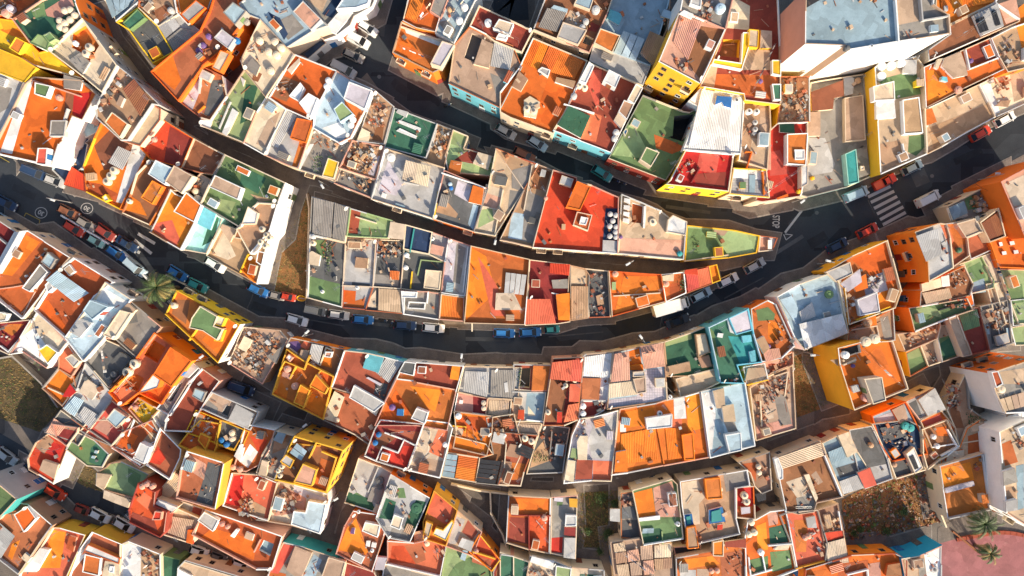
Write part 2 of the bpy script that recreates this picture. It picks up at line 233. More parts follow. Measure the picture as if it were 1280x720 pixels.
PLAN = r"""
T 0 0
H 8 br or .5 cr|cluttered brown roofed house in the photo's upper left corner|-60 -60 190 -60 195 5 62 95 -10 70 -60 80
q .5|0 0 60 0 60 90 0 70
t pk .8 1.1|22 62
t lv .7 1.1|45 38
f tc|80 10 180 -20 170 10 90 60
H 9.8 dn or .5 wh|dark green roofed house with six cream tanks above dark alley|60 95 200 0 350 -60 408 92 235 252 150 215
f pk|225 50 350 -30 372 30 300 95 235 80
f gn|150 40 220 10 230 80 170 90
b 2 lm gn|150 215 190 170 215 178 245 215 235 252
b 1.8 gn lm|215 178 250 160 282 195 248 215
t cr .62 1|318 50 345 45 368 72 293 100 318 112 295 132 345 95 322 145
H 10 cr lg .8 wh|white four storey house with grey windowed side on dark alley|240 252 408 90 582 325 508 462 412 382
y .8 tc or|366 168 428 128 496 228 448 306 405 262 360 238
b .5 gy lg|345 300 400 262 448 310 410 372
t wh .5 .8|372 214
t cr .7 1|440 232 424 264
q .7|380 240 440 225 480 270 450 310
H 9.6 tn lg .5 lg|grey walled house with brown ribbed shed and junk on its roof|590 330 640 368 800 525 760 520 640 700 600 700 480 590 475 540 510 468
c 1 br|612 445 668 392 748 492 700 580
b .8 sa|580 520 600 475 620 490 600 535
b 1.2 tc cr|525 610 560 560 640 620 600 690
q 1.6|540 400 600 350 660 400 520 560 490 540
q 1|640 560 690 590 640 640 600 600
e 1 lg
H 9 sa cr .25 cr|plain cream roof slab beside red roof over dark alley|745 507 803 545 800 600 700 730 610 705 700 590
t pk .5 .8|765 695
H 7.5 ye or .3 ye|yellow terrace house with small orange roof box|-60 85 62 100 150 215 195 262 240 252 400 385 170 322 105 290 -60 210
b 1.2 tc ye|45 240 80 185 130 212 95 272
q 1|160 270 210 300 240 320 180 300
f or|95 110 140 190 60 180 0 150
f ye|0 100 60 110 90 140 20 150
w .6 cr|110 290 170 325 400 388
H 8.5 ye ye .2 ye|house with plain bright yellow roof at left edge of photo|-60 220 105 290 182 338 122 412 -60 345
H 8 lg wh .6 wh|pale grey sloping roof house at left edge below yellow roof|-60 345 122 412 70 540 -60 760
f gy|-60 420 60 440 40 540 -60 600
H 8.2 or wh .7 wh|big orange roofed house with wide white left wall|122 415 165 382 400 400 480 470 410 600 362 582 310 700 290 720 255 828 0 772 -40 740
n
f wh|125 420 168 395 60 770 0 760
w .5 pk|160 400 400 480
b 1.2 gn|175 412 255 430 232 488 172 470
b 1 gy lg|255 602 332 602 322 682 248 682
b .5 gy|318 372 412 400 400 452 318 440
f br|330 460 400 480 350 570 320 560
f rd|370 470 460 460 410 595 362 570
t pk .6 .8|290 486
w .9 lg|335 545 315 610
b 1.8 co wh|180 820 190 740 238 740 232 826
H 2.6 nv lb .5 lg|low dark blue yard house facing the big left street|360 585 500 590 505 640 425 715 440 720 420 830 325 912 260 850 290 725 312 700
b 1.5 mt|398 610 460 600 500 600 490 660 430 690
t lb .5 .7|375 628
b .8 lb|335 790 365 780 355 830 325 830
T 0 180
H 7 or or .5 ye|orange and yellow house with three cream oval tanks in a row|510 -115 560 -135 640 -78 745 -10 740 40 600 328 430 240 415 110 470 -30
n
f br|470 10 560 -80 690 10 640 110 520 130
t cr .74 1|565 130 548 158 530 186
c 1.2 lg|540 92 590 10 660 42 612 130
f wh|665 0 740 -20 735 50 625 300 580 290
f tc|440 190 500 200 590 250 580 300 450 235
b 1 wh|510 265 530 250 550 280 525 290
q .8|430 190 520 230 560 280 450 240
e 2 wh
H 3 dr dr .0 dr|low red ribbed awning roof on the left street front|355 108 418 150 425 238 318 205
c .4 rd|355 112 318 200 418 232 415 150
H 7.5 rd cr .6 or|bright red roofed house with orange rim over the dark alley|805 -128 966 -28 905 118 750 75 700 20 760 -50
f dr|850 -90 960 -25 905 110 820 90
q .5|720 0 760 -10 770 40 730 40
g|725 50 760 55 750 90 725 80
H 7.2 br cr .5 cr|dark brown square terrace house next to the bright red roof|968 -28 1120 52 1060 150 1000 145 905 118
q .5|1040 100 1080 100 1050 150
H 7.4 br or .5 cr|brown terrace house with pale blue and tan roof boxes|750 78 962 165 930 240 845 232 745 405 610 345 650 250 680 150
b 2 lb wh|740 150 778 80 865 122 825 205
b 2.2 sa|825 187 870 107 965 160 907 248
b 1.4 tc or|705 268 762 182 815 212 762 302
f or|625 330 658 262 700 290 735 360
t cr .5 .8|642 285
e 4 ye
H 7.8 or wh .7 wh|large orange roofed white rimmed house by the zebra crossing|850 225 875 250 1000 305 970 395 900 530 745 440
b 1 or wh|868 338 930 240 1008 305 972 392
f co|760 400 860 380 900 480 880 510 770 440
q .3|800 400 860 420 830 450
H 7 gy cr .4 cr|small cluttered grey roof between brown and green roofs|935 215 1000 148 1055 180 1003 300 965 245
q 2|950 215 1000 170 1030 190 1000 260
t cr .6 .9|985 270 975 235
H 8 gn wh .6 cr|mossy green roofed house with white rim above brown alley|1120 50 1425 192 1385 300 1290 292 1195 415 1000 300 1055 180
b 1.6 sa wh|1045 215 1075 155 1210 218 1190 280
f lm|1030 260 1180 290 1150 350 1020 300
f tn|1250 250 1370 280 1300 290
f dn|1210 110 1330 170 1290 250 1200 200
q .4|1110 100 1180 120 1160 150 1100 120
g|1150 110 1200 120 1190 190 1140 150
b 1 wh|1208 402 1240 312 1290 345 1280 400
H 8.2 tn wh .5 wh|white walled house with four tanks at grassy plot|1290 294 1388 300 1350 430 1250 550 1180 425 1205 410 1240 330
n
t cr .6 1|1308 425 1330 455 1302 490 1345 470 1325 510
b 1.2 br wh|1290 535 1325 542 1310 610 1280 590
H 6.5 mi mi .5 wh|mint green walled house with pale terrace beside orange roof|1003 308 1110 372 1100 400 1030 550 905 528 970 395
b .7 aq mi|1010 312 1080 350 1050 430 975 395
f dn|1060 350 1095 370 1070 480 1010 510
H 7.6 tn wh .6 cr|tan roofed house above white parked car at street bend|1110 400 1180 428 1258 548 1350 430 1282 700 1030 558
n
b .6 sa|1110 400 1180 430 1150 490 1100 420
f cr|1060 550 1120 430 1180 560 1140 580
b 1.4 br|1170 470 1190 410 1250 440 1230 480
f or|1200 630 1240 550 1290 590 1270 680
w .9 or|1210 635 1270 690
w .6 ye|1200 640 1240 550
e 4 wh
H 6.5 dr cr .7 cr|dark red corner roof at left edge below left street|-60 350 78 440 0 600 -60 650
w .8 lg|-20 460 30 500
H 7.5 tc cr .8 wh|brown roofed house with grey junk strip below street kerb|100 436 135 432 350 566 285 640 200 760 110 875 0 790 -60 720
f wh|70 440 130 440 20 650 -40 640
f or|130 455 200 490 60 660 10 650
b 1.2 lb gy|205 590 240 540 280 575 250 625
b .9 gy|110 720 200 600 240 640 150 740
q 1.3|180 560 240 520 280 570 140 720 110 700
q .6|240 600 300 580 340 560 300 620
T 0 360
H 7.5 tc wh .8 wh|red brown roofed house with pale blue roof shed below street|168 112 300 -100 366 -152 565 -30 470 40 325 250
c 1.4 lb|228 -40 285 -88 445 25 370 70
f or|190 80 240 60 330 190 320 240
q .7|310 60 360 80 350 160 300 120
b 1.2 lg wh|225 -15 250 -40 268 0 240 25
H 8 lb wh .5 wh|pale blue roofed house with blue roof box and white deck|470 55 525 -30 655 55 515 255 415 368 325 252
b 2 mt lb|415 112 450 60 545 95 462 160
b .5 lg wh|348 218 392 150 460 175 398 248
f wh|470 50 520 0 640 70 590 110 480 70
H 7.6 gy tn .5 cr|grey roofed house with cream sheds near palm tree|652 68 808 195 680 350 575 258 515 252 560 150
b 1.2 cr|515 235 600 110 660 125 570 260
b .7 sa|600 110 640 75 680 110 650 140
q .8|560 180 600 160 600 230
f dg|640 130 680 120 690 170 640 180
H 7.2 dg gy .5 cr|dark grey roofed house left of the orange terraces|425 370 512 252 600 290 678 350 600 440 540 500
b .5 dg|560 360 600 320 660 350 610 410
t dg .6 .9|565 432 545 470
f gy|430 365 510 260 530 280 450 390
H 8 co or .7 or|bright orange house with sunken terraces and two cream tanks|772 222 865 290 968 368 855 505 805 582 690 525 605 590 540 520 620 430 680 350
y 1.4 or or|700 340 765 240 850 292 790 395
y .8 tc|640 430 690 400 760 440 700 560 570 510
b 2 or|767 432 852 295 960 365 857 495
b 1.8 wh|690 528 765 430 805 460 790 500 730 520
t cr .9 1.1|668 380 632 422
w 1.2 or|548 518 640 430
f do|730 520 800 480 850 500 800 575
q .5|600 470 680 440 700 500 620 530
H 8 tc ye .7 ye|yellow walled island house with green roof room beside palm|880 10 1198 183 1088 376 825 130
b 1.6 gn cr|958 150 1000 90 1088 142 1070 190 1115 205 1085 262 1015 215 945 200
f or|1110 150 1190 185 1100 340 1010 260
f br|870 60 950 60 930 180 860 130
t cr .6 .9|866 88
b 1.2 cr ye|1065 180 1085 135 1130 150 1110 195
b .9 wh|1070 265 1085 210 1125 210 1105 268
w .6 ye|945 260 985 205
e 1 wh
H 5.5 sa tn .4 cr|rubble strewn tan roof at the prow of the island block|1215 195 1400 212 1440 258 1310 482 1140 375
q 3|1220 220 1380 240 1400 280 1300 440 1160 370
b .8 cr|1190 300 1220 240 1260 260 1230 320
b .5 gy|1330 340 1400 300 1430 270 1380 380
H 7.8 dr pk .6 wh|dark red roofed house beside grey stair and parked van|1012 404 1097 465 1050 530 985 640 960 720 820 715 830 650 940 470
b 1 lb gy|960 540 975 500 1030 520 1010 570
w .6 wh|1010 405 940 480
H 7.9 gy wh .6 wh|grey roofed house with long dark stair between orange and red|958 370 1000 405 850 640 780 605
y 1.5 dg|905 450 945 430 840 620 800 600
b .7 lg|900 440 955 375 990 400 940 450
H 8 sa lg .5 lg|tan and grey roofed house beside parked dark blue van|1060 520 1292 620 1250 712 1000 602
y .8 dg lg|1090 640 1130 570 1170 580 1140 665
b .6 lg|1140 660 1180 580 1270 630 1240 700
f gy|1010 600 1040 560 1090 600 1085 640
H 7.6 br or .6 ye|yellow walled house with litter covered brown roof|978 610 1245 718 1200 820 925 722
q 2.2|990 630 1090 660 1060 740 960 700
f do|1100 690 1180 710 1170 790 1110 760
H 6.8 dr cr .6 wh|dark red terraced house with white rim by dark grassy plot|-60 180 155 158 100 250 42 335 -60 290
q .6|0 180 60 200 60 260 0 270
w .5 wh|0 290 40 320 100 250 155 165
f tc|0 200 50 180 120 180 60 240
H 6.8 dr wh .8 wh|brown terrace house with broad white roof corner at left edge|-60 10 60 -5 200 -30 130 100 105 155 0 55 -60 40
f wh|0 40 30 20 130 110 105 150
b .9 cr|-30 140 0 120 40 130 30 165 -20 170
q .7|60 20 120 20 110 60
H 7 cr wh .5 wh|cream roofed white house above the dark grassy plot|152 172 188 112 335 270 232 402 112 320 48 334 95 250
f wh|60 320 110 240 170 200 240 300 220 370 120 300
g|105 325 120 312 225 395 205 412
b 1 ye|190 312 235 282 290 322 240 382
q .6|180 210 230 220 250 250 200 240
H 6.6 co pk .3 cr|coral roofed shed between cream roof and grey sheds|292 322 342 288 402 372 350 452 290 405
b 1 lg|325 350 360 330 400 365 370 400
H 6 or or .6 cr|small orange terrace at the edge of the grassy plot|208 502 290 400 362 442 378 500 310 592
b .8 rd|310 545 350 480 380 520 350 545
w .5 cr|240 500 340 545
H 6.4 lg lg .3 lg|cluttered light grey sheds below dark grey roof|425 372 548 515 560 560 440 702 315 602 385 500
c .5 lb|318 600 372 540 420 562 372 642
c .5 lg|385 640 420 590 500 640 450 700
q 1.6|430 400 520 470 500 560 400 540
b .6 cr|395 520 430 450 500 500 460 560
f gy|360 480 410 400 440 440 400 500
H 7 co pk .5 cr|pink roofed house with pale blue box south of grey sheds|555 560 668 652 570 800 440 712
b 1.3 lb cr|530 655 572 602 635 645 582 702
q 2|560 690 640 650 650 690 600 740
f pk|470 700 520 640 560 690 540 740
H 7.2 ye ye .5 cr|small yellow roof corner with plants and tank|640 605 690 548 765 592 800 605 720 695
q 1|660 590 700 570 760 610 720 660
t pk .5 .8|672 598
g|680 600 720 590 740 640 700 640
H 6.8 lg wh .6 wh|narrow white stepped roof beside the dark red roof|800 602 860 640 815 720 780 760 720 697
w .6 wh|760 640 800 700
w .6 lg|740 680 790 720
H 7 tc cr .5 wh|terracotta roofed house below small yellow roof corner|668 652 720 697 790 760 660 830 575 795
w .6 wh|640 740 670 660
H 6.5 dg cr .4 cr|narrow grey and pink roof above dark green roof|300 612 440 712 390 790 340 760 220 722
c .4 pk|230 720 270 650 330 690 290 740
q 1|300 640 400 700 380 760 320 720
T 0 0
H 7 mt wh .4 wh|blue panelled roof house at top edge over dark alley|490 -60 720 -60 640 50 580 108
p .5 mt 4|510 -40 560 90 640 30 680 -60
w .6 wh|580 105 690 10
H 7 dg ye .5 ye|dark green and brown yard roof with yellow left wall|582 112 690 38 788 130 866 262 762 318 642 148
b 1 dn gn|615 115 688 45 728 88 650 150
q .5|670 180 740 170 800 240 740 250
H 7.2 tn cr .5 cr|cluttered tan roof with dish and grey tank at top edge|700 -60 880 -60 900 62 790 130 690 38
q 2|700 -20 780 -20 760 60 700 40
t lg .6 .9|850 48
f br|760 60 830 20 870 40 800 110
H 7.4 or cr .4 wh|orange roofed house with grey centre box at top edge|860 -60 1080 -60 1035 60 940 125 882 62
b 1.5 lg or|902 72 980 0 1030 38 945 112
f ye|940 110 1030 40 1040 60 960 130
H 7 lg lg .2 lg|house under four pale grey ribbed sheets|790 130 882 62 1000 152 866 262
c .4 lg|790 132 830 190 900 130 862 75
c .4 gy|835 195 868 255 990 160 905 140
H 8.5 tl or .5 or|huge brown roof with orange left edge and purple tubs|752 358 866 262 1000 152 1045 58 1080 -60 1180 -60 1200 130 1105 250 1010 330 890 505
b 2.2 lb gy|1115 62 1165 10 1232 55 1175 125
b 1.5 lv lg|1070 188 1110 145 1175 195 1142 245
t bl .6 .8|1180 200
t pu .55 .8|1012 224 1040 180 990 250
b 1.5 cr|1102 250 1152 268 1102 360 1058 340
t cr .55 .8|1112 288
t gy .6 .8|1228 105
f or|762 360 860 270 905 400 872 450
q .9|1040 230 1090 230 1080 280 1020 280
q .8|1150 180 1210 120 1200 220 1140 260
H 7.4 tl lv .6 cr|brown roofed house with lavender terrace strip over dark alley|890 505 1005 328 1110 378 1132 480 1050 602 1000 588
f lv|902 500 1000 340 1010 430 960 555
f dg|1060 400 1110 400 1120 490 1045 580 1020 570
w .8 lg|1005 340 990 460
q 1|1080 390 1130 400 1120 470 1080 450
w .5 or|990 560 1020 530
H 7 lm cr .5 cr|long green roof with white deck and clutter above alley|1000 592 1055 600 1132 480 1225 340 1340 402 1330 480 1225 716 1000 625
b .5 wh|1110 662 1162 540 1190 560 1132 680
q 2|1065 610 1120 505 1155 530 1100 640
w .5 lg|1095 640 1150 510
b .4 wh|1000 600 1060 600 1050 645 1000 630
f dn|1230 420 1290 430 1240 600 1200 620
q .5|1150 460 1180 440 1190 490 1150 510
b .4 wh|1200 380 1225 400 1215 430
T 320 0
H 8 cr cr .5 cr|cream roof crowded with dark topped tanks above street of vans|-80 300 20 95 155 238 192 272 48 488 -60 350
t cr .72 1|92 205 122 235 100 272 60 255 15 200 70 350
q 1.6|-40 280 0 200 60 160 60 240 20 300
b .5 gy cr|-60 340 -20 290 20 330 0 380
f br|-10 350 30 370 10 410 -20 400
H 8 mt cr .4 lg|slate blue roof with pink box at top edge|-60 -60 180 -60 355 128 290 150 152 238 20 95 -120 40 -60 0
b 1.2 pk|185 58 235 5 328 98 275 152
q 1.3|60 20 120 0 170 50 110 80
f gy|100 110 180 70 240 140 160 200
f nv|60 60 120 90 160 170 140 200
H 4.2 gy wh .7 wh|white balconied house above line of parked white vans|190 -60 620 -60 580 30 490 80 470 125 400 178 340 200 290 155 356 126
b 1.8 mt wh|400 45 470 -60 580 -60 560 20 500 40
b .5 wh|330 150 355 125 440 30 485 62 400 168
f nv|225 70 300 100 335 90 320 130 270 130
f sa|230 -20 320 -60 380 -60 330 60
f nv|330 70 400 -30 440 0 380 90
w .6 wh|340 140 400 170
H 3.2 dg wh .4 wh|low dark roofed annexe beside the parked light van|192 265 245 218 325 185 352 215 258 292
w .4 lg|200 265 330 195
b .4 nv|240 270 320 205 345 215 260 290
H 7.8 do wh .6 wh|orange roofed house with brown side terraces left of white roof|188 268 402 352 290 560 272 600 150 545 62 486
f br|82 482 135 378 215 412 152 508
q 1.2|95 470 130 400 190 430 150 490
b 1 wh|165 480 222 412 242 440 212 505
b 1.6 wh|215 515 262 465 310 492 272 590
t wh .6 .9|352 430 360 400
f or|190 320 230 290 240 370 200 380
b .4 cr|155 350 215 290 220 310 175 370
H 7.9 lb wh .5 wh|pale blue and white roof with grey dome box and two tanks|402 352 472 396 592 448 470 690 415 716 285 640 290 562
b 2 lv wh|438 492 465 408 580 452 545 548
f tc|440 492 540 560 500 640 455 600
b 1.6 lm lb|388 545 430 508 488 570 420 612
t wh .6 .9|472 622 482 595
f wh|420 610 470 690 400 690 330 640
q .8|370 450 410 450 400 540 360 510
f br|440 690 480 680 470 715
H 7 tn cr .4 cr|tan roof full of timber scaffolding right of pale blue roof|594 450 690 532 640 722 500 705
q 3|600 480 670 540 640 640 550 640
f br|600 640 640 620 630 710 580 700
b .4 cr|505 700 530 640 570 660 560 720
H 7.6 cr cr .4 wh|plain cream roof below orange terraces over brown alley|45 490 62 486 150 545 40 775 -65 716 0 560
f sa|60 600 120 560 60 740 0 720
H 7.2 lg cr .5 wh|grey sheeted roof with dark orange patch by brown alley|150 545 296 596 212 845 165 830 40 775
c .3 lg|152 552 60 720 110 740 205 578
b 1 tc or|170 690 205 590 285 605 250 715
f tc|180 830 220 700 255 720 205 835
f wh|200 835 270 720 290 720 220 850
H 6.4 gy cr .5 cr|weathered grey roof with yellow box in middle block|296 596 482 700 402 905 210 846
q 1.4|300 620 460 700 420 790 280 720
f gy|240 800 290 700 340 740 300 840
b 1 ye|330 880 360 790 415 810 390 895
f lm|360 780 380 780 360 870 340 870
g|300 780 340 780 320 870 280 850
H 6.8 dn lg .5 lg|dark green terrace with white sheeting beside upper street|692 538 906 618 850 790 640 735
p .25 wh 3|700 610 820 660 825 640 720 600
p .25 wh 2|700 655 800 695 805 680 720 640
b .5 lg|700 560 712 545 762 560 750 585
q .4|720 560 860 620 800 700 700 640
H 6 tn lg .4 cr|junk covered tan roof between green terrace and street|908 618 985 648 940 845 830 800 852 740
q 3|910 640 970 660 930 790 860 760
b .5 lg|840 720 870 640 905 650 880 740
H 6 lm cr .4 cr|small pale green roof above upper street with purple clutter|985 648 1060 680 1040 740 1250 800 1190 880 960 860 945 780
f dr|990 800 1080 740 1180 790 1140 830
q 1|1030 730 1170 790 1150 820 1010 770
b .8 cr|1085 815 1110 760 1180 780 1160 850
f lm|990 655 1050 680 1030 735 975 720
b .8 tc|955 870 975 800 1030 810 1020 870
H 8 do or .6 wh|striped orange red roof at top edge beside white roof|772 -60 965 -60 898 160 800 138 732 102
b 1 gy pk|868 55 900 -40 975 -40 925 92
c .2 do|790 -50 745 85 800 110 860 -50
w .4 pk|830 138 895 155
H 8.2 lb wh .6 wh|pale blue roof with two white tanks and yellow bin|965 -60 1125 -60 990 215 895 162
t wh .7 1|1042 32 1016 100
t tn .5 .8|968 42
f gy|910 110 960 100 1000 150 980 200
q .8|950 30 1000 60 980 90 950 80
H 7 tc or .6 cr|orange terrace with cream box facing the upper street corner|682 262 726 108 800 140 990 222 962 270 930 342 885 362
f or|700 250 738 165 830 290 780 300
b 2.5 lv cr|872 318 930 205 992 225 962 275 925 335
w .6 cr|720 130 920 200
f wh|745 145 930 200 915 230 750 165
H 8 sa aq .5 cr|tan roofed house with aqua windowed front on upper street|992 220 1066 132 1150 172 1285 228 1330 332 1222 542 962 418
y 1 dg cr|1040 288 1080 165 1138 190 1095 312
b .6 sa|1090 320 1130 195 1185 220 1165 340
c .4 lg|1190 212 1170 330 1270 350 1290 240
f gy|1170 365 1230 390 1210 510
w .4 cr|1145 190 1090 320
e 5 aq
H 8.2 dr cr .5 wh|maroon roof with tan boxes and round white tank near top edge|1068 130 1116 25 1385 152 1330 262 1190 205 1150 172
t wh .7 1|1160 110
b 1.4 cr|1185 142 1215 95 1290 118 1268 172
b 1 wh|1200 190 1215 165 1260 180 1250 200
q .8|1090 90 1140 100 1130 160 1080 140
T 640 0
H 8 br cr .5 cr|large cluttered brown roofed house at top with cream front strip|185 -60 520 -60 480 60 388 262 105 148
c .8 gy|130 135 175 40 275 60 225 160
f sa|250 130 290 50 370 80 330 180
b 1 lg|225 185 255 110 375 150 330 225
f dr|370 150 400 110 440 130 420 160
t lg .8 1|420 45
t lg .6 .9|370 105 352 135
b 1 mt|310 20 340 -40 420 -40 390 50
b .8 lb|195 40 210 25 280 45 275 65
y 1 dg|340 220 365 160 420 190 395 240
q 1.4|290 60 400 90 380 160 290 120
q 1|430 0 480 20 460 80 400 70
H 8 do cr .6 wh|orange roofed house with two tone floor above parked cars|35 340 105 188 378 302 332 412 285 520 208 668 -10 588 -60 560 -60 460
c .3 oo|105 195 50 310 130 350 180 230
c .3 do|185 230 135 340 310 400 360 305
f or|180 400 290 460 200 640 110 590
b .8 tn cr|0 430 35 355 80 395 45 455
b .9 lg|130 350 150 335 192 350 180 385
b .8 tn|222 385 320 405 305 440 215 408
t cr .7 1|108 552 75 540
q 1.2|70 500 140 500 130 590 50 580
b .5 cr|60 500 90 480 140 510 120 590 60 580
H 8.1 dr aq .6 wh|maroon roofed house with coral deck planter and aqua front|385 310 655 428 495 762 205 652 285 522
f co|400 350 450 350 430 560 380 430
f co|330 690 400 560 450 580 420 710
b 2 wh|455 405 485 348 545 378 518 442
b 2.2 wh|335 405 385 308 412 328 370 418
b 2 cr wh|578 498 620 418 656 440 612 522
b 1.5 tn|532 558 560 500 612 520 575 600
b .8 cr|510 600 535 555 580 590 545 640
t cr .6 1|365 436 340 424
t lg .6 1|310 478 522 660 515 690
w .7 wh|262 520 410 565
b .7 dn wh|228 625 285 528 392 580 345 690
g|235 620 285 545 320 560 280 660
g|290 560 380 590 340 680 300 660
q .5|420 480 500 500 480 600 400 540
e 2 aq
H 7.4 mt lb .5 lb|wide slate blue roofed house with glazed boxes at top|520 -60 800 -60 780 30 692 330 620 302 508 262 440 130
b .6 aq lb|475 92 492 45 555 72 535 125
b 2 tc cr|410 215 442 142 542 178 502 265
p .8 lb 3|508 262 555 152 665 196 620 305
c .8 tn|640 268 690 155 770 190 705 330
H 7.6 lg lg .2 lg|smooth light grey roof strip between red and blue roofs|388 302 408 222 505 262 692 332 655 428
H 7.8 dg cr .5 cr|narrow dark junk filled roof left of tall yellow house|795 -60 862 -60 838 60 740 308 700 320 780 130
q 1.8|790 0 840 20 800 140 750 120
b .6 lb|745 80 760 45 830 70 810 100
H 17 pk ye .6 wh|tall bright yellow house with pink tiled roof and wall vents|735 306 842 48 1068 145 942 416
f br|945 130 1060 150 940 395 870 310
c .15 pk|842 75 805 210 880 300 950 110
q 2.5|820 300 880 310 870 360 820 350
H 17.3 gy wh .6 wh|grey roof terrace with pale round tank behind tall yellow house|862 -60 1120 -60 1070 142 842 50
q 2.5|940 10 1000 0 990 120 930 90
t lb .9 1|1045 38
b 1 lg|890 20 900 -20 950 -20 945 40
b .6 wh|840 65 860 50 908 70 900 92
H 9 dr ye .5 wh|yellow walled house with stacked terraces east of tall yellow house|1095 -60 1330 -60 1342 230 1345 522 1165 500 1160 470 940 432 1010 290 1070 140
f cr|1100 -20 1190 30 1185 150 1075 140
y 1.5 br ye|1045 182 1155 185 1148 305 1015 292
b 1 ye|1155 162 1185 162 1185 235 1150 350 1000 320 1010 295 1145 315
b 1.2 cr ye|1185 145 1235 150 1230 240 1180 235
b .8 cr ye|1245 150 1300 155 1300 240 1240 240
f sa|1172 245 1290 250 1290 350 1150 350
f tc|1020 370 1290 375 1330 380 1330 500 1170 475 1005 442
f sa|950 320 1030 320 1010 440 945 420
t pu .4 .5|1245 405
b .9 ye|1300 300 1345 300 1345 380 1300 370
b 1 dn|1300 420 1345 420 1345 500 1310 500
H 8.4 wh wh .3 wh|house with wide white ribbed sheet roof|945 440 1160 478 1145 768 858 748 940 540 885 502
c .3 wh|948 445 880 740 1135 755 1152 485
b .7 bl|1015 525 1025 478 1100 485 1095 540 1060 530 1050 510
t wh .6 .6|1125 500
H 6 gn dr .6 cr|green roofed corner house below tall yellow house|655 475 855 555 890 560 935 535 945 560 870 745 770 902 482 792
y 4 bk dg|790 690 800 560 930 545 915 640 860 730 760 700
b 2.3 gn|640 798 672 735 738 762 695 835
f tc|710 672 800 705 870 740 800 770 720 740
t lg .5 .7|718 760
b 1 bl|555 660 570 640 580 655 565 685
f lm|500 775 600 600 680 760 640 790
H 7.5 tn cr .5 wh|brown roof with pairs of white tanks right of white ribbed roof|1160 505 1290 510 1295 640 1280 850 1135 800 1145 735
t wh .6 1|1188 555 1225 556
t lg .5 .9|1218 610 1218 645
f sa|1240 540 1290 540 1290 680 1235 680
f sa|1200 690 1290 700 1280 850 1180 850
w .6 or|1170 760 1200 760 1175 840
q .8|1165 580 1210 590 1210 680 1160 680
T 640 180
H 7.4 wh cr .5 ye|white terrace with checkered floor and small pool at street bend|1110 118 1275 128 1290 268 1088 250
f lg tile|1095 170 1265 180 1265 250 1095 245
p .15 mt 1|1185 155 1185 242 1215 242 1220 155
b .5 gn|1140 190 1170 190 1170 222 1140 222
w .7 or|1255 140 1262 250
H 8 rd ye .6 wh|red roofed house with yellow street front below white roof|870 28 1112 50 1085 238 768 202 795 178
f co|940 40 1040 50 1020 150 920 130
f dr|900 150 1070 140 1075 220 920 200
q 1.6|830 90 910 80 900 150 820 140
w .6 dr|940 120 900 190
e 3 ye
H 8 rd cr .8 wh|large square red roof with orange stair box and dark tank strip|205 128 325 168 325 185 400 205 535 265 530 548 103 518
b 2.2 do or|270 315 325 185 395 215 342 332
b 1.3 tc cr|305 405 325 338 402 355 380 435
b 1.6 wh|335 400 345 362 382 370 370 406
f nv|468 322 538 322 535 482 455 480
t lg .5 .8|492 350 520 356 505 384 490 410 521 414 519 440 490 460 521 465
b .4 lg|455 480 535 485 530 545 453 540
t pk .4 .6|170 270
H 7.7 sa cr .5 cr|tan and pink tiled roof with row of four white squares|548 250 668 300 740 330 790 368 875 388 860 578 532 548
y .9 tc wh|598 285 662 305 655 405 595 398
b .6 wh|560 288 562 270 592 275 590 302
b .6 wh|558 325 560 305 590 308 588 332
b .6 wh|556 355 558 338 588 342 586 366
b .6 wh|554 388 556 370 588 374 586 398
f pk|545 470 860 480 855 570 540 545
b 1 wh|780 378 805 355 876 388 870 458 772 440
b .5 wh|660 310 672 310 665 420 655 420
t te .5 .6|840 548
t pu .35 .5|545 465
t cr .7 .3|705 390
H 4 lm ye .4 ye|low pale green wedge roof at the tip of middle block|875 405 1110 430 1240 458 1225 545 1085 570 865 588
f gn|870 420 1000 430 1080 560 870 580
f sa|1010 430 1080 435 1060 460 1010 450
g|910 480 930 470 930 540 910 540
w .5 cr|865 585 1080 555
H 2.8 lg cr .4 cr|tiny pink and white end cabin beside STOP marking|1240 458 1330 468 1305 532 1232 540
f pk|1245 470 1280 470 1275 530 1240 530
b .6 wh|1280 480 1300 480 1300 525 1280 525
H 7.2 tn cr .5 cr|weathered brown roofs with white box left of large red roof|-85 20 122 98 205 130 168 268 103 516 -10 490 -62 480 60 230
f br|120 110 195 140 165 235 95 220
b .6 lg|138 160 148 125 172 132 165 165
q 1.2|90 190 130 200 120 240 85 230
f gy|70 230 160 270 110 500 40 480 60 330
f gy|0 130 110 100 60 240 0 220
f lb|0 340 60 350 50 480 -20 470
b .8 dg|78 392 90 362 125 375 115 400
w .4 cr|100 110 60 330
T 320 180
H 7.2 sa cr .4 cr|tan roof with small dark hatch beside upper street|1200 20 1292 60 1420 98 1340 230 1195 458 1088 438 1160 220
b .4 dg|1190 200 1202 155 1260 168 1248 210
f cr|1150 200 1240 230 1190 440 1100 420
f lm|1120 330 1180 320 1190 380 1110 420
f pk|1140 240 1230 270 1200 330 1130 300
w .4 cr|1235 230 1195 450
w .4 cr|1130 310 1215 330
f gy|1270 230 1330 240 1300 330 1260 320
H 7 lg wh .7 wh|pale grey roof court with cream tarp shade and white rim|645 20 942 118 885 372 575 275
c 1.5 cr|748 80 728 175 858 215 872 112
f lv|660 80 730 200 700 260 610 230
w .5 lg|740 190 810 205
t wh .8 .4|675 66
b .4 wh|625 262 632 240 650 250 645 272
b .3 mt|690 305 700 295 745 310 740 320
H 7 dg or .5 wh|four room terrace roof with orange and lavender floors|940 130 1155 220 1088 440 882 374
f tn|900 340 930 260 1010 350 1000 370
b .8 do wh|1062 290 1085 205 1140 222 1128 305
f lv|990 250 1010 180 1080 205 1060 290
f mt|1060 400 1085 300 1112 310 1090 435
w .5 ye|910 240 890 370
w .6 wh|930 145 1080 195 1145 220
t bl .4 .6|975 220
t lb .4 .6|970 200
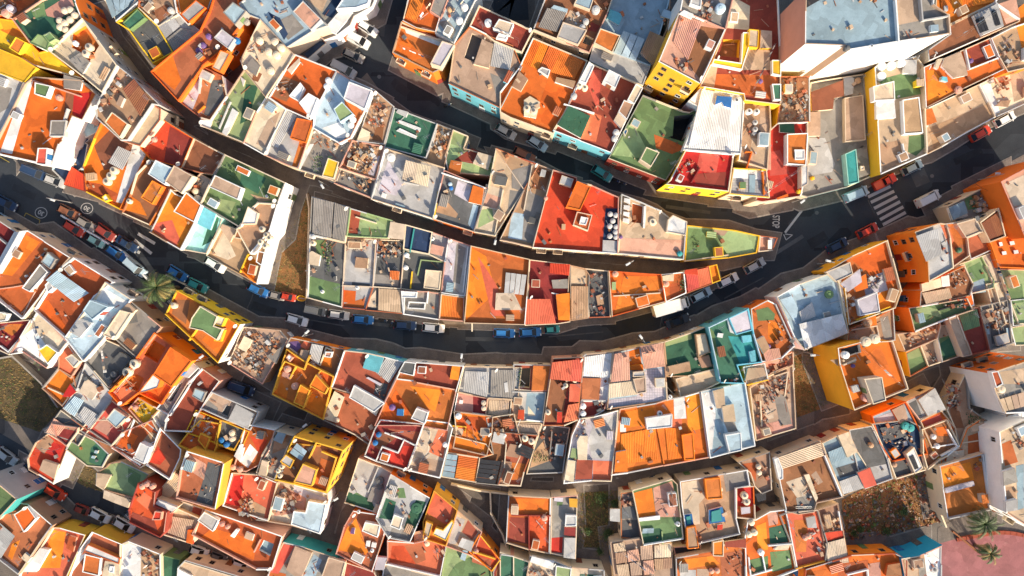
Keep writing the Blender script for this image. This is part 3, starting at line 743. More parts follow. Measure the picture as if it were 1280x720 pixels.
q .8|940 180 990 190 980 260 940 240
H 7.1 tn cr .4 cr|tan roof under timber frames over the brown alley|482 -20 642 12 600 180 415 120
q 3.5|480 0 620 20 580 160 450 110
f br|430 110 470 40 500 60 480 130
f lv|590 60 620 60 590 160 560 150
H 6.6 gy cr .4 cr|dark weathered roof directly above brown alley|415 120 598 182 576 270 388 196
q 2|430 140 580 190 560 240 420 190
f dg|480 160 580 180 570 260 500 230
T 320 180
H 6.4 gy cr .4 cr|grey brown sheet roofed house beside long grassy plot|278 262 468 316 442 492 268 452
c .5 gy|288 268 280 445 375 470 388 292
c .5 gy|392 292 382 470 438 485 462 320
t lg .5 .8|283 462
H 6 dg wh .5 wh|narrow dark green patio house beside long grassy plot|268 454 444 494 430 818 256 770
b .8 cr|266 545 278 535 322 558 312 610 266 602
f gn|300 480 350 480 350 570 300 570
f dg|350 480 400 490 380 690 340 680
f gn|265 660 420 700 425 810 262 765
t cr .55 .8|283 495
q 1.2|330 490 400 500 380 600 340 600
q .8|268 620 300 620 290 690 266 690
g|360 500 385 500 375 660 350 660
b .5 dg|385 665 400 660 402 682 388 684
t wh .35 .5|330 738
H 6.4 lm cr .4 cr|pale green roofed patio with dark red strip at alley|470 320 682 382 660 472 452 462
f dr|474 325 524 335 508 452 460 445
b .5 cr sa|672 388 746 402 738 478 660 470
f gn|530 420 650 430 640 460 520 455
q .5|480 400 620 430 600 460 480 450
w .3 cr|500 365 600 395
H 6 lg cr .5 cr|pale court with tan shed and orange ended terrace|448 470 610 476 585 714 548 830 432 820 432 700
q 1.6|460 480 600 480 590 540 450 530
b .8 tn|492 618 500 565 560 572 555 622
f dg|480 690 570 700 568 712 480 706
f or|438 730 500 735 495 800 438 790
f tc|440 800 545 770 540 822 436 812
w .4 cr|432 708 580 715
t wh .35 .5|505 718
H 6.1 dg cr .4 cr|dark junk court with tan sheeted street end|610 478 740 482 725 722 738 850 546 832 584 714
q 2.6|615 490 730 490 720 570 610 570
f gy|590 650 715 660 710 712 590 705
c .4 sa|612 722 610 830 730 845 722 730
w .4 cr|600 480 585 714 725 724
f cr|560 780 600 730 600 820 560 815
q .6|620 590 700 600 690 640 610 640
H 5.6 nv te .4 cr|dark blue green sunken terrace below brown alley|746 402 882 440 866 552 735 525
w .3 te|790 425 770 540
H 6 dg cr .5 cr|dark court with lime green edging and cream shed|740 530 866 552 940 588 925 745 850 740 722 724
w .4 lm|808 655 825 580 935 590
b 1 cr|838 720 848 628 928 635 918 730
t wh .5 .7|752 555 748 618
w .5 ye|780 640 772 720
H 6.2 lg cr .5 wh|grey patio with white corner tank beside pale strip house|882 440 962 470 945 590 866 552
t wh .45 .7|880 472
b .8 pk wh|865 545 878 500 940 515 930 560
q 1|890 500 935 510 925 550 880 540
H 6.6 lg wh .6 wh|pale grey strip roof with white rims left of big orange roof|962 470 1074 508 1045 762 925 745 942 590
f gy|1005 500 1050 520 1020 700 985 690
f lv|965 500 1000 490 985 690 935 680
w .4 wh|1060 515 1035 740
H 6.4 gy wh .5 wh|grey patio with white maze walls facing curved street|725 732 860 738 920 748 915 880 735 852
b .9 wh|725 735 805 740 802 770 728 768
w .6 wh|740 770 738 850
w .5 wh|765 790 845 795 842 825
w .5 wh|765 790 760 820 840 825
w .5 wh|860 740 855 795
H 6.8 do ye .5 cr|orange roofed house between white maze patio and big orange roof|925 750 1042 766 1038 888 915 878
c .2 do|925 756 918 875 1030 882 1038 770
H 8 tc wh .7 wh|big orange roofed house with pale sheet panel on curved street|1074 508 1368 576 1356 762 1345 905 1040 896
f or|1080 520 1150 560 1200 740 1050 880 1048 760
p .5 lg 4|1248 642 1240 745 1340 755 1355 655
b .5 cr|1195 830 1200 745 1290 745 1330 830
f co|1110 560 1200 700 1250 860 1180 860
w .4 cr|1080 935 1080 900
T 640 180
H 7.2 dr cr .5 cr|brown roofed house with coral ribbed awnings beside curved street|88 578 290 602 282 740 292 890 228 900 65 908 80 765
c 1.2 co|72 775 65 902 220 898 190 775
c .8 rd|190 596 188 645 285 658 290 602
b .7 or|220 752 288 745 290 882 232 880
b .5 gy|198 680 278 675 282 722 205 722
w .4 wh|200 745 280 762
H 6.8 tn cr .4 cr|tan sheet roofed house right of coral awnings|292 605 365 622 388 655 382 872 294 885
c .3 tn|295 710 296 880 380 868 380 712
f sa|295 610 365 630 370 700 295 700
q .8|340 640 385 660 380 720 330 700
H 6.2 dg lg .5 cr|dark grey roof with oil stains beside orange court|366 622 482 634 494 866 384 870
q .7|380 650 470 650 480 850 390 850
b .4 tn|420 760 450 750 460 800 430 810
H 7 do ye .6 cr|bright orange court roof with cream rim on curved street|484 634 746 652 768 790 500 864
f or|505 660 550 665 540 740 505 740
f do|560 660 740 660 750 780 510 850
w .25 cr|510 760 740 745
w .25 cr|635 760 650 810
t pk .6 .8|518 650
b .5 lm|500 690 520 690 520 730 500 730
q .3|520 730 640 730 640 770 540 770
H 6.6 tc cr .5 wh|brown terrace with planter beside red ribbed roof|746 652 862 640 872 746 770 792
b .7 cr|752 660 810 650 808 685 755 685
t pk .6 .8|772 700
g|840 680 868 680 865 740 835 740
f tc|790 700 850 690 850 750 790 770
H 6.8 co cr .2 cr|red ribbed roof at the corner above parked white cars|862 632 985 612 1000 700 872 748
c .4 co|868 640 880 740 995 695 980 618
b .6 rd|862 650 865 630 925 622 930 655
H 6 or tc .5 ye|small orange terrace at the corner above two white cars|986 612 1025 602 1044 682 1002 698
T 960 0
H 20 gy wh .6 wh|large grey industrial roof with pale stained centre at top right|190 -60 840 -60 830 20 905 75 912 165 652 208 410 248 385 225 188 218
n
f mt|190 40 330 -40 620 -40 645 205 410 245 385 222 190 215
f lg|200 75 310 60 330 -20 560 -20 590 60 600 150 500 185 430 200 380 165 300 170 205 160
f sa|330 40 450 20 560 60 540 130 420 160 340 120
f bk|190 -40 320 -40 320 40 195 52
f sa|630 -40 760 -40 770 100 650 125
f gy|655 130 775 105 900 85 905 160 662 205
b .6 mt|812 125 852 122 855 155 815 160
w .8 lg|760 -60 775 100 900 80
w .8 wh|640 0 655 205
q .4|430 -30 580 -30 560 20 450 20
t dg .5 .8|398 238
t wh .4 .6|520 230
e 8 pk
e 6 sa
H 6 tn ye .5 cr|yellow rimmed roof strewn with shells and litter beside grey floor|62 382 210 382 212 608 45 620 60 510
q 2|70 400 190 400 195 600 60 600
b .5 br|145 390 200 388 200 475 145 475
H 3.2 gy cr .6 cr|grey roofed house with brown sheds and mint front wall|215 412 250 405 480 370 522 880 400 935 200 985 165 975 210 610
b .8 br|215 460 375 400 380 480 330 490 325 545 220 555
b 1 sa|382 490 475 475 488 700 385 710
b .8 sa|200 560 262 560 262 678 200 680
b .6 lg tn|378 385 400 380 432 390 425 470 382 480
f lg|200 690 285 690 335 820 320 860 200 880
b 1.6 te mi|385 770 440 745 455 912 400 925
b .6 gy|440 745 495 735 512 870 455 890
b .9 wh|460 830 480 830 482 850 462 852
t tn .6 .8|452 402
t ye .4 .6|225 890
e 3 mi
e 4 mi
H 7 sa ye .6 wh|yellow walled house with green terrace and five white tanks|535 335 742 280 780 330 798 770 565 872
f gn|545 400 740 350 765 470 640 495
t wh .8 1|572 328 622 325 670 312 572 378
b .8 lg wh|680 365 688 300 745 298 742 370
b 1.4 cr wh|525 432 630 405 635 500 530 505
b .6 wh|540 512 632 502 640 588 542 595
b 1 tn|672 500 755 485 775 665 680 672
f tn|560 720 660 700 680 810 575 855
f gn|705 680 785 672 785 735 740 780 700 760
w .6 wh|675 720 690 800
H 8.2 do cr .5 wh|orange tiled roof house with black skylights at top right corner|845 -60 1180 -60 1140 10 900 128 912 165 905 75 840 60
c .2 oo|860 -40 870 60 1130 10 1130 -40
H 8.4 br cr .5 wh|brown roof with white skylight frames below orange tiles|908 128 1140 12 1260 95 1262 105 805 305 800 250 912 170
b .8 lg|1030 75 1150 15 1180 130 1075 175
p 1 bk 3|1035 98 1060 165 1105 150 1080 80
p 1 bk 2|1118 55 1140 130 1165 122 1140 48
f pk|1150 20 1240 -10 1262 95 1190 120
H 8 tn or .5 wh|tan roof with orange strips against the right edge|1118 190 1225 135 1330 100 1330 330 1200 360 1160 290
f or|1225 60 1330 -20 1330 250 1270 240
q 1|1150 200 1240 200 1250 320 1190 330
H 7.8 do cr .5 wh|orange roofed terraces with timber stack and blue box|780 335 1115 188 1160 295 1185 345 985 440 790 540
b .6 sa|870 330 885 290 965 258 990 330 1000 375 930 390
q 1.4|880 300 970 270 990 370 920 380
b .8 aq lb|868 400 870 382 895 385 900 408
f dr|990 250 1110 200 1140 290 1040 320
w .6 wh|990 250 1010 345 1150 290
f or|795 350 830 350 920 460 800 520
t pu .45 .7|1018 302
t pk .7 .5|955 448
b .6 cr wh|835 335 850 295 875 290 850 345
H 4.6 sa wh .5 wh|pale tan roof house above parked red car on right street|790 545 1060 420 1140 585 1000 660 870 735 800 770
f tn|800 640 1100 520 1130 580 990 655 830 740
b .8 tc|792 548 820 540 845 610 795 628
H 4.4 cr cr .5 lg|cream stained roof beside white car at right edge|1060 420 1200 350 1330 280 1330 500 1150 582
f sa|1210 370 1330 320 1330 470 1230 510
f wh|1070 430 1110 410 1160 560 1130 570
q 1.4|1080 400 1200 380 1200 500 1110 470
b .4 tn|1140 530 1165 505 1215 500 1200 535
T 960 180
H 7 rd cr .6 wh|red roofed corner house with white framed hatch near STOP marking|0 -60 50 -105 200 -110 200 130 165 262 -25 290 -60 285 -10 130
b 1.6 tc wh|95 -50 200 -55 190 108 95 100
b 1.8 wh|132 28 182 28 182 78 135 78
f co|10 40 60 30 110 150 10 160
b .4 or|42 270 100 248 102 262 48 278
b 1.6 wh cr|165 110 200 105 200 200 165 220
f pk|-10 -100 15 -100 15 130 -10 130
b .5 dn wh|60 -100 130 -100 135 -55 60 -60
t ye .4 .5|155 238
H 7.6 tc am .8 cr|orange roof with raised rim and grey lower boxes by right street|292 636 420 560 600 480 668 738 640 820 405 905 385 720
f or|420 580 600 490 650 690 580 710
b .9 lg|288 640 410 590 425 650 340 690
b .6 lv|362 700 460 625 470 690 400 740
f lv|470 680 575 640 600 730 490 760
b .5 or|420 690 490 650 500 720 440 740
t cr .8 .3|415 690
q 2|480 660 560 650 560 720 500 730
q 1.6|355 750 420 730 430 900 400 900
b 1 lv wh|445 780 545 740 560 840 460 860
f oo|545 745 590 730 620 820 560 830
w .6 ye|445 880 610 815
H 9.5 lg or .4 cr|tall orange walled house with striped sheet roof and small windows|735 440 860 395 895 400 915 470 930 620 805 690 800 592
c .6 lg|740 460 790 588 870 550 850 420
f co|860 400 900 410 930 480 910 520
q 1|860 480 900 500 920 600 870 590
e 6 or
H 8.4 br or .4 cr|brown roof with rows of cream boxes behind tall orange wall|805 692 985 610 1030 700 1010 760 760 812 765 740
b .6 cr|768 700 862 670 870 715 772 740
b .5 wh|865 665 905 655 910 710 872 715
q 1.4|900 640 980 630 990 720 910 720
c .4 sa|770 745 790 800 920 770 905 720
H 8.2 gn or .5 wh|green roof with orange side wall beneath tall orange house|770 812 1000 770 1030 830 940 860 735 940 705 820
f lm|715 830 800 815 860 830 870 870 800 850 720 850
q 1.4|880 780 990 770 980 830 880 830
f tc|960 750 1010 745 1020 800 980 810
w .5 bk|860 830 990 790
H 4.6 gy cr .5 cr|cluttered grey roof above orange terrace beside the right street|900 312 1105 205 1160 300 1075 392 948 402
q 2.6|1000 250 1100 230 1120 330 1020 340
b .8 mt wh|905 320 980 285 1000 345 925 380
c .5 lg|905 345 915 385 1000 360 985 320
f gn|980 270 1040 250 1060 320 1000 330
t tn .6 .8|1090 330
H 7.6 tc cr .6 cr|terracotta terrace with cream box in the right block|850 402 948 392 1040 368 1072 440 1000 470 1010 560 930 615
b 1 sa|942 398 1035 372 1068 438 990 470
f tl|910 520 990 500 1000 560 930 610
t dn .5 .7|960 530
q 1.4|950 390 1040 370 1050 430 970 460
H 7.2 tl cr .5 wh|small brown court below cream box in the right block|990 472 1085 435 1122 530 1015 578
H 7.4 br cr .5 cr|dark brown shed roof left of tall orange wall at right|1060 392 1155 320 1190 462 1110 492
c .3 br|1065 400 1110 480 1180 450 1150 340
H 10.5 pk or .5 wh|tallest orange house at right edge with sheer orange side|1168 188 1400 60 1400 420 1290 470
n
f cr|1180 200 1290 150 1330 300 1230 310
H 8.2 oo or .3 or|flat orange block with four pink skylights at right edge|1110 490 1290 435 1400 400 1400 640 1270 622 1155 618
b .4 wh dr|1155 492 1170 490 1175 508 1160 512
b .4 wh dr|1208 488 1230 485 1235 502 1213 506
b .4 wh dr|1170 538 1190 536 1194 552 1174 555
b .4 wh dr|1228 532 1250 530 1254 546 1232 550
H 7.6 lm cr .4 cr|pale green roof under the flat orange block|1156 625 1270 628 1400 640 1400 900 1260 900 1190 720
f gn|1190 720 1270 700 1280 790 1210 800
H 6.8 lm cr .5 cr|square green terrace beside cream passage in right block|932 612 1070 560 1130 680 1130 720 1010 752 985 690
b .5 cr|932 615 985 600 1010 680 975 730
f gn|1000 620 1060 590 1090 670 1010 690
f mt|1010 700 1080 670 1090 740 1010 750
H 7 cr cr .4 cr|long cream passage roof in the right block|1072 560 1135 538 1260 760 1260 900 1190 900 1130 700
f sa|1150 600 1200 700 1200 800 1160 730
T 960 360
H 7.4 tc or .6 wh|orange and green roofed corner right of teal house|-85 105 0 60 40 80 135 290 70 352 -20 370 -60 372
f gn|-60 110 0 95 35 130 30 160 -50 165
f or|0 160 60 180 80 250 20 270 0 250
q .9|40 170 120 200 130 290 60 290
t pu .4 .6|5 292
c .5 pk|-30 310 -10 370 65 345 55 300
b .8 tn|-60 260 -20 240 10 300 -20 330
f pk|-50 370 0 350 60 360 50 380
H 7.9 lb wh .6 wh|pale blue house with white ribbed sheet deck near right street|45 45 160 -20 345 -85 405 225 185 312 135 250
f mt|200 20 320 -30 345 120 240 150
c 1 wh|155 180 186 308 400 225 372 128
c .4 lg|155 120 170 170 240 140 220 70
b .4 lb wh|60 60 120 40 150 100 140 180
t gn .8 .5|308 32
b .6 gy|280 125 310 118 318 140 285 150
f wh|330 -60 360 -70 400 140 370 130
q .5|100 80 130 150 140 200
H 7 tn cr .5 cr|cluttered tan roof with big orange tub above orange house|405 212 560 140 630 100 640 262 600 268 430 310 400 260
q 2|420 200 470 240 560 220 440 290
b .8 or|480 160 540 140 545 185 495 195
t tn .9 1|500 172
f gy|560 150 600 140 625 250 580 260
w .4 cr|420 210 545 190 560 260
H 10.5 oo am .7 wh|tall orange house with white rims and dark roof box|352 300 460 272 625 265 703 505 432 612 362 390
n
y 1 bk wh|360 305 462 278 470 322 375 352
t wh .7 1|392 336
t cr .9 1|495 268 540 255
f do|480 350 540 300 560 290 630 450 560 450
b 2.6 gy cr|480 455 570 445 590 562 525 582
t pk .7 1|492 550
w .6 cr|380 385 440 360
t pu .35 .5|428 390
f tn|310 360 440 345 440 375 350 390
H 6.4 gn ye .5 cr|green terrace with yellow wall above lower right street|690 325 765 288 805 392 712 444
f lm|695 330 760 295 770 340 700 360
H 6.2 sa cr .5 cr|pale dusty terrace between two green terraces|766 288 850 258 872 370 806 392
q 1|780 300 840 280 850 360 800 370
H 6.4 gn wh .5 wh|green floored terrace with white wall above lower right street|851 258 862 190 925 178 982 335 872 372
f sa|860 195 920 185 935 230 860 250
f dn|860 280 930 230 970 320 880 355
q .8|870 190 930 200 920 250 870 260
H 6.6 tn cr .5 cr|brown shed yard left of pale wall in right block|650 230 735 222 860 155 865 190 848 255 690 320
q 2|680 240 830 190 840 240 700 290
f br|760 200 840 170 840 210 770 230
H 8.6 sa cr .3 cr|bare pinkish wall and slab beside green sheeted roof|902 150 948 132 1022 335 978 345
H 7.2 dr cr .5 cr|brown court with green sheet roof near lower right street|948 132 1060 95 1112 312 1022 336
c .5 gn|952 140 980 215 1060 190 1045 105
H 6.8 gy cr .5 cr|cluttered grey court ending in white hoop by right street|1062 92 1200 60 1222 278 1112 312
q 2.2|1070 100 1190 90 1200 200 1090 200
f dg|1110 190 1180 180 1190 270 1120 280
b .5 sa|1060 120 1120 100 1140 160 1080 180
f lb|1075 190 1100 185 1110 230 1080 235
H 7.2 lm wh .4 wh|pale green roof pieces at right edge below big green roof|1212 62 1330 50 1330 180 1225 190
f gn|1215 110 1290 90 1300 150 1230 160
q .8|1220 80 1280 70 1260 140
H 6.9 lm wh .3 wh|lowest pale green roof at right edge above street|1214 198 1330 180 1330 285 1238 288
p .2 lb 2|1190 200 1200 270 1220 270 1212 200
H 7.4 tn cr .4 cr|planked terrace with small coral box in right block|758 10 905 -28 930 60 795 92
q 1.2|780 10 900 -10 910 50 800 70
b .6 bk|760 20 785 10 798 80 775 85
H 7.2 br or .5 wh|orange roofed room with dark yard beside green roof|862 85 955 20 1015 -10 1032 88 980 108 870 142
b .8 or|962 25 1010 5 1028 80 990 95
q 1.4|870 90 950 60 960 100 880 120
H 6.8 tn cr .4 cr|narrow tan roof strip running down to right street|1092 -20 1180 -30 1235 275 1175 280 1130 120
f sa|1110 0 1170 0 1215 250 1190 250
H 6 sa cr .5 cr|rubble covered tan roof with white wall left of dry plot|-90 500 -10 450 30 430 128 385 142 705 -60 765
q 3|-70 510 -10 470 100 430 110 520 -50 600
w .6 cr|40 440 100 420 85 540
f gy|30 530 80 520 120 680 60 690
f pk|-60 690 120 650 130 700 -50 755
f cr|-50 620 30 600 30 650 -40 670
w .6 cr|-40 520 -30 690
q 1|-60 580 30 560 20 680 -50 700
H 6.6 tn cr .5 cr|tiled tan roof edge above rubble roof|-100 400 -20 345 60 345 128 320 130 382 20 425 -90 495
q 2.4|-60 400 110 340 110 380 -60 460
f pk|-40 360 50 350 60 375 -30 400
H 11.5 gy wh .5 wh|tall house with blank white side wall and grey roof|1112 428 1340 350 1340 622 1190 628 1140 525
f sa|1160 420 1280 400 1280 480 1180 480
b 1 tc wh|1115 420 1150 415 1175 480 1140 500
p .3 sa 4|1150 560 1175 620 1290 590 1280 520
f dg|1230 420 1280 410 1270 500 1240 500
t cr .7 .8|1172 508
e 0 or
H 9 tc wh .5 cr|terraced house with dark posts below tall white sided house|1190 630 1340 624 1340 740 1290 790 1200 720
q 1.6|1200 640 1280 640 1270 700 1210 700
p .6 wh 4|1195 690 1200 640 1290 620 1290 680
H 7 lg cr .5 cr|house with pale grey roof square beside rubble yard|690 568 832 500 892 610 760 662
b .6 lg|752 560 835 500 890 605 800 640
f dg|700 580 740 560 770 640 740 640
H 7 or cr .5 wh|small orange roof with white right wall beside rubble yard|762 664 872 612 940 700 950 780 820 800
f co|770 670 860 630 900 720 830 730
H 6.8 mt or .5 or|slate blue roofed house with orange windowed front on lower street|520 640 690 568 775 740 800 830 620 870 560 780
f lv|540 650 640 610 660 690 570 720
b .6 sa|620 610 680 580 700 650 660 680
t te .8 1|690 690 715 700
c .4 dg|560 700 590 770 690 740 670 680
q 1.6|560 690 640 670 650 730 580 740
H 4 tn cr .4 cr|low rubble yard with dry shrubs between orange and white houses|895 610 985 432 1000 480 1010 600 1190 730 1090 760 955 780 935 700
q 2.6|880 480 960 470 960 600 900 600
g|985 620 1060 640 1040 700 1000 680
b .7 sa|1010 690 1080 670 1100 710 1020 720
f br|900 560 940 550 980 700 930 700
T 320 360
H 7 br or .5 cr|pink and brown terraces with orange front below curved street|148 288 170 248 450 310 388 440 250 372 205 330
f pu|160 270 210 265 230 290 200 325 155 290
f co|220 290 240 265 280 280 255 310
b .8 sa|215 345 225 310 262 315 255 370
c .6 lg|262 345 278 278 338 290 312 385
f or|320 385 345 295 370 300 380 400
b 1 pk wh|342 345 348 318 382 320 375 348
w .5 cr|320 385 350 298 375 310
q .6|380 320 430 320 420 380 390 380
H 8 tc oc .7 oc|deep orange house with many yellow ledges and pink tanks|152 305 250 372 388 442 335 660 78 532 120 405
w 1 oc|150 370 240 408 265 340
w .8 oc|120 410 145 365 200 390 170 450
b 1.6 oo oc|188 572 222 482 270 512 240 598
b 1.5 oo oc|268 490 300 432 362 500 345 532
f or|240 590 262 520 360 560 335 650
w .8 oc|235 600 275 520
w .8 oc|270 500 320 415
f do|310 420 390 445 370 520 340 500
b 1 wh pk|150 348 165 330 185 348 170 370
b .6 pk|128 440 135 418 188 435 170 458
t pk .7 1|155 406 193 492
f oo|90 525 130 470 160 520 150 560
f oc|85 520 110 430 130 420 100 525
q .3|210 420 280 440 260 480 210 470
H 8 tl aq .6 wh|maroon roofed house with aqua court and aqua street front|440 312 558 325 645 345 742 370 700 450 640 578 375 500
b .6 aq lb|533 400 558 325 642 342 612 425
c .4 lg|598 422 650 348 735 368 665 475
b 1 lg|465 548 490 486 645 575 592 622
q 2|530 560 620 580 600 610 530 600
b .3 lv|550 450 560 445 630 480 620 490
w .5 wh|440 320 380 495
f dg|600 470 660 480 640 560 590 530
q 1.2|600 490 650 500 640 550 600 540
f co|410 460 440 450 440 480 420 480
e 1 aq
e 0 aq
e 2 aq
H 7.2 tl or .5 cr|brown roof with junk lane left of big orange roof|395 512 640 580 590 720 570 790 500 740 328 658
b .5 cr|332 652 392 515 440 545 395 672
q 2.6|340 640 390 530 430 550 395 660
b .6 lg|535 590 545 560 620 590 600 640
f tl|440 560 600 620 560 700 400 670
t cr .5 .7|402 662
H 8.2 tc wh .7 wh|big orange and maroon roofed house with white rims below street|742 368 800 372 1038 390 1000 520 955 715 800 690 592 690 640 578 702 452
f dr|800 378 1032 395 1002 505 785 470
b 1.8 lg wh|775 652 802 600 862 622 845 680
b 1 dg wh|712 422 742 368 800 374 788 440 745 430
b .6 or|968 455 980 390 1022 392 1012 462
t pu .6 .9|680 598
b .7 bl aq|703 637 706 606 738 608 736 640
f or|660 580 700 510 770 610 740 690 620 670
f or|770 490 925 510 895 620 850 590
w .5 wh|700 455 785 465
w .5 pk|785 470 1000 510
H 7 lg cr .4 cr|grey shed roofs with white slatted hatch east of orange roof|1040 392 1200 395 1330 398 1310 560 1160 552 1008 522
c .4 lg|1045 415 1035 515 1155 545 1165 420
f cr|1090 420 1130 420 1120 520 1085 500
c .3 gy|1175 410 1170 540 1290 550 1300 410
b .4 lg|1240 475 1258 470 1262 520 1245 522
H 6.9 dr cr .5 wh|pink terrace with square table next to orange roof|1008 525 1158 552 1148 636 990 616
f pk|1010 530 1085 540 1085 620 998 612
t cr .5 .7|1138 575 1138 602
b .4 wh|1015 578 1018 560 1035 562 1033 580
H 6.8 sa cr .4 cr|tan roof with broken planks above brown roofed terraces|1160 554 1310 562 1330 640 1300 720 1182 720 1150 636
c .3 sa|1165 560 1160 630 1260 645 1265 565
q 2|1190 640 1290 650 1280 710 1200 710
H 8 or cr .5 cr|orange court with white tank above blue solar panels|990 618 1148 638 1185 642 1180 730 1155 840 985 800 1000 720
f do|1010 640 1180 650 1150 720 1010 700
t wh .6 .8|1012 642
w .4 oc|985 690 1050 695 1045 720
f cr|990 690 1040 700 1030 740 985 730
q .6|1000 700 1140 710 1140 760 1010 750
T 320 540
H 7.6 tc cr .5 cr|orange sheet roof with blue solar panels at lower street|970 15 1150 60 1185 110 1120 130 1100 255 925 225 955 110
p .6 mt 4|930 222 990 232 1008 115 955 108
c .3 do|995 230 1100 248 1120 128 1015 112
f br|975 90 990 35 1060 45 1055 110
f tl|1065 50 1150 65 1140 115 1060 105
w .4 cr|960 105 1120 130
H 7.4 br cr .5 cr|brown yards with black slatted pergola on lower street|1150 -70 1290 -90 1330 60 1320 130 1255 272 1100 256 1120 130 1185 110
p .7 bk 5|1098 248 1195 262 1225 145 1122 135
b .8 lg|1180 50 1190 0 1250 10 1240 62
f br|1120 80 1230 60 1220 140 1130 120
c .4 tn|1205 265 1265 272 1280 150 1230 140
q 1.8|1150 -40 1260 -40 1250 40 1150 30
b .5 tn|1245 120 1270 60 1330 70 1310 130
H 8.5 dr pk .6 wh|dark red roof with blue tubs and angular white rims|590 -10 620 -60 840 -40 800 70 752 195 600 148 540 122
f tl|640 -20 820 0 800 60 700 0
f rd|620 132 640 88 720 108 740 68 790 72 750 182
t bl .5 .7|612 15 595 56
w .7 wh|600 145 630 75 710 105 738 45
w .5 wh|645 5 740 40 800 70
f br|570 60 630 0 700 30 620 90
H 8 cr cr .6 wh|cream roof with orange strip beside blue solar panels|845 -60 965 -45 985 -20 920 232 755 192 800 72
f co|865 100 915 -20 960 -10 935 132
f sa|780 185 800 125 935 145 915 225
b .5 cr|800 70 830 -10 870 0 860 100
q .8|820 0 870 10 860 60 815 60
t wh .5 .7|945 65
H 11 br oc .7 oc|tall yellow walled house with sunken patios and solar panel|190 22 436 92 352 306 188 262 92 240
b 1.6 pk oc|188 250 235 158 305 188 280 272
p .9 mt 2|168 105 225 145 255 95 205 55
b .9 lg|120 148 150 112 192 140 172 182
w .9 oc|300 55 265 130
w .9 oc|330 100 400 130 350 300
y 1 tn or|340 100 360 80 425 105 415 130
f tc|325 130 395 155 345 290 290 260
t cr .45 .7|110 195 118 220 128 175
q 1.8|100 180 140 190 130 245 95 230
w .5 oc|190 25 175 60 320 70
H 8 gy cr .5 cr|small cluttered grey roof left of tall yellow walled house|30 112 100 -5 190 18 160 70 92 240 0 205
q 2|30 140 100 130 90 200 20 190
b .8 cr|10 215 30 140 60 150 50 220
f tn|100 0 180 20 150 80 80 110
b .6 lb|85 40 110 0 150 10 130 60
H 8.5 cr wh .6 wh|pebble covered roof with pale blue deck and white walls|108 248 190 265 355 310 360 345 320 512 168 466 55 448
q 3|115 260 240 340 190 400 80 430
f pk|120 260 250 330 240 400 90 420
b 1 lb wh|175 462 188 395 248 402 262 345 352 360 320 510
f lv|190 270 355 330 350 345 190 320
f tc|200 340 250 335 245 395 200 390
e 5 wh
H 7 tl cr .5 cr|dull red roof with grey strip left of pebble roof|-10 232 90 240 108 250 52 446 0 440 -60 400
f tn|0 330 60 360 50 440 -20 430
t tn .7 .5|40 330
H 7.4 lg cr .5 wh|pale grey roof with dark green corner at alley mouth|512 130 620 172 690 215 655 290 602 408 440 355
f dn|448 350 462 300 575 335 600 400
b .4 gy|555 345 580 275 640 290 615 360
t dg .8 .6|618 245
t dg .6 .5|620 275
w .4 lg|610 180 560 300
f gn|470 320 500 300 550 330 530 350
b .5 cr|580 400 600 360 630 370 610 410
H 9 lg or .6 wh|dark green and white roof with coiled hose and orange front|672 212 868 330 770 552 660 530 598 432
f dn|615 430 650 330 700 350 680 440
t dn 1.1 .3|802 382
f dn|760 420 800 340 850 350 800 480 740 480
f gn|700 280 740 280 750 330 710 330
b 1 cr|670 470 690 412 738 430 720 490
q 2|650 250 720 280 690 340 650 320
f gy|665 530 680 480 790 500 770 550
q .8|720 350 800 360 790 420 720 420
e 0 or
e 5 or
H 8 tl or .5 wh|brown roof with orange lit wedge and cream boxes|485 395 600 412 650 470 640 520 580 702 398 612 440 472
f or|455 480 500 430 560 600 540 620 410 590
b 1 cr|530 495 545 450 622 465 608 528
b .4 pu|470 508 478 480 495 482 490 512
b .5 cr|640 510 650 470 672 480 655 520
t wh .35 .5|512 400 580 594
b .4 wh|548 570 552 545 572 545 568 575
b .4 wh|575 575 580 552 602 556 598 580
q .4|500 560 600 580 580 640 500 620
H 9 tc oc .6 oc|orange roof with yellow rim and cream stair box|890 292 1008 392 950 572 835 535 835 450
f co|850 400 900 310 990 380 960 470
b 1 cr|838 505 850 445 885 460 865 530
b 1 wh|882 512 900 478 935 490 980 440 990 460 950 545
q .8|940 430 985 440 960 500
e 0 oc
H 8 co cr .6 wh|long red and coral roof below orange roof with yellow rim|655 545 790 555 860 540 952 570 922 725 655 662
f rd|680 570 740 570 800 660 670 650
f tl|740 570 830 545 850 640 800 660
f sa|790 500 840 490 850 540 790 560
t cr .5 .4|855 560
q .4|860 570 940 590 920 660 860 640
H 7.4 gy cr .5 wh|grey floored terrace along the bottom edge under red roof|640 662 922 728 920 800 620 800
f tn|600 620 660 630 650 680 600 670
H 7.2 dr cr .5 wh|maroon roof at bottom edge left of grey terrace|450 655 590 702 640 800 420 800
b .8 lv wh|592 690 605 625 655 630 640 690
H 8 sa cr .4 cr|pale roof strips with brown deck behind green roof|1008 394 1130 500 1085 622 950 572
f tl|1030 500 1060 440 1110 500 1080 540
b .6 lg|1010 570 1030 530 1090 550 1075 600
f lg|960 560 1000 420 1045 440 1000 560
H 8 rd or .5 oc|small red roof with yellow ledge at narrow orange front|1116 512 1222 642 1180 700 1065 600
t pk .5 .7|1100 598
f tl|1080 610 1180 640 1170 680 1080 650
w .7 oc|1085 600 1195 635
H 7.6 lm cr .4 cr|pale green roof at bottom edge with dark green half|952 572 1030 592 1175 680 1190 800 915 800
f gn|1000 660 1080 620 1180 700 1170 740 960 720
b .6 lb|1020 635 1035 590 1060 595 1045 645
f lm|960 600 1030 600 1010 660 950 660
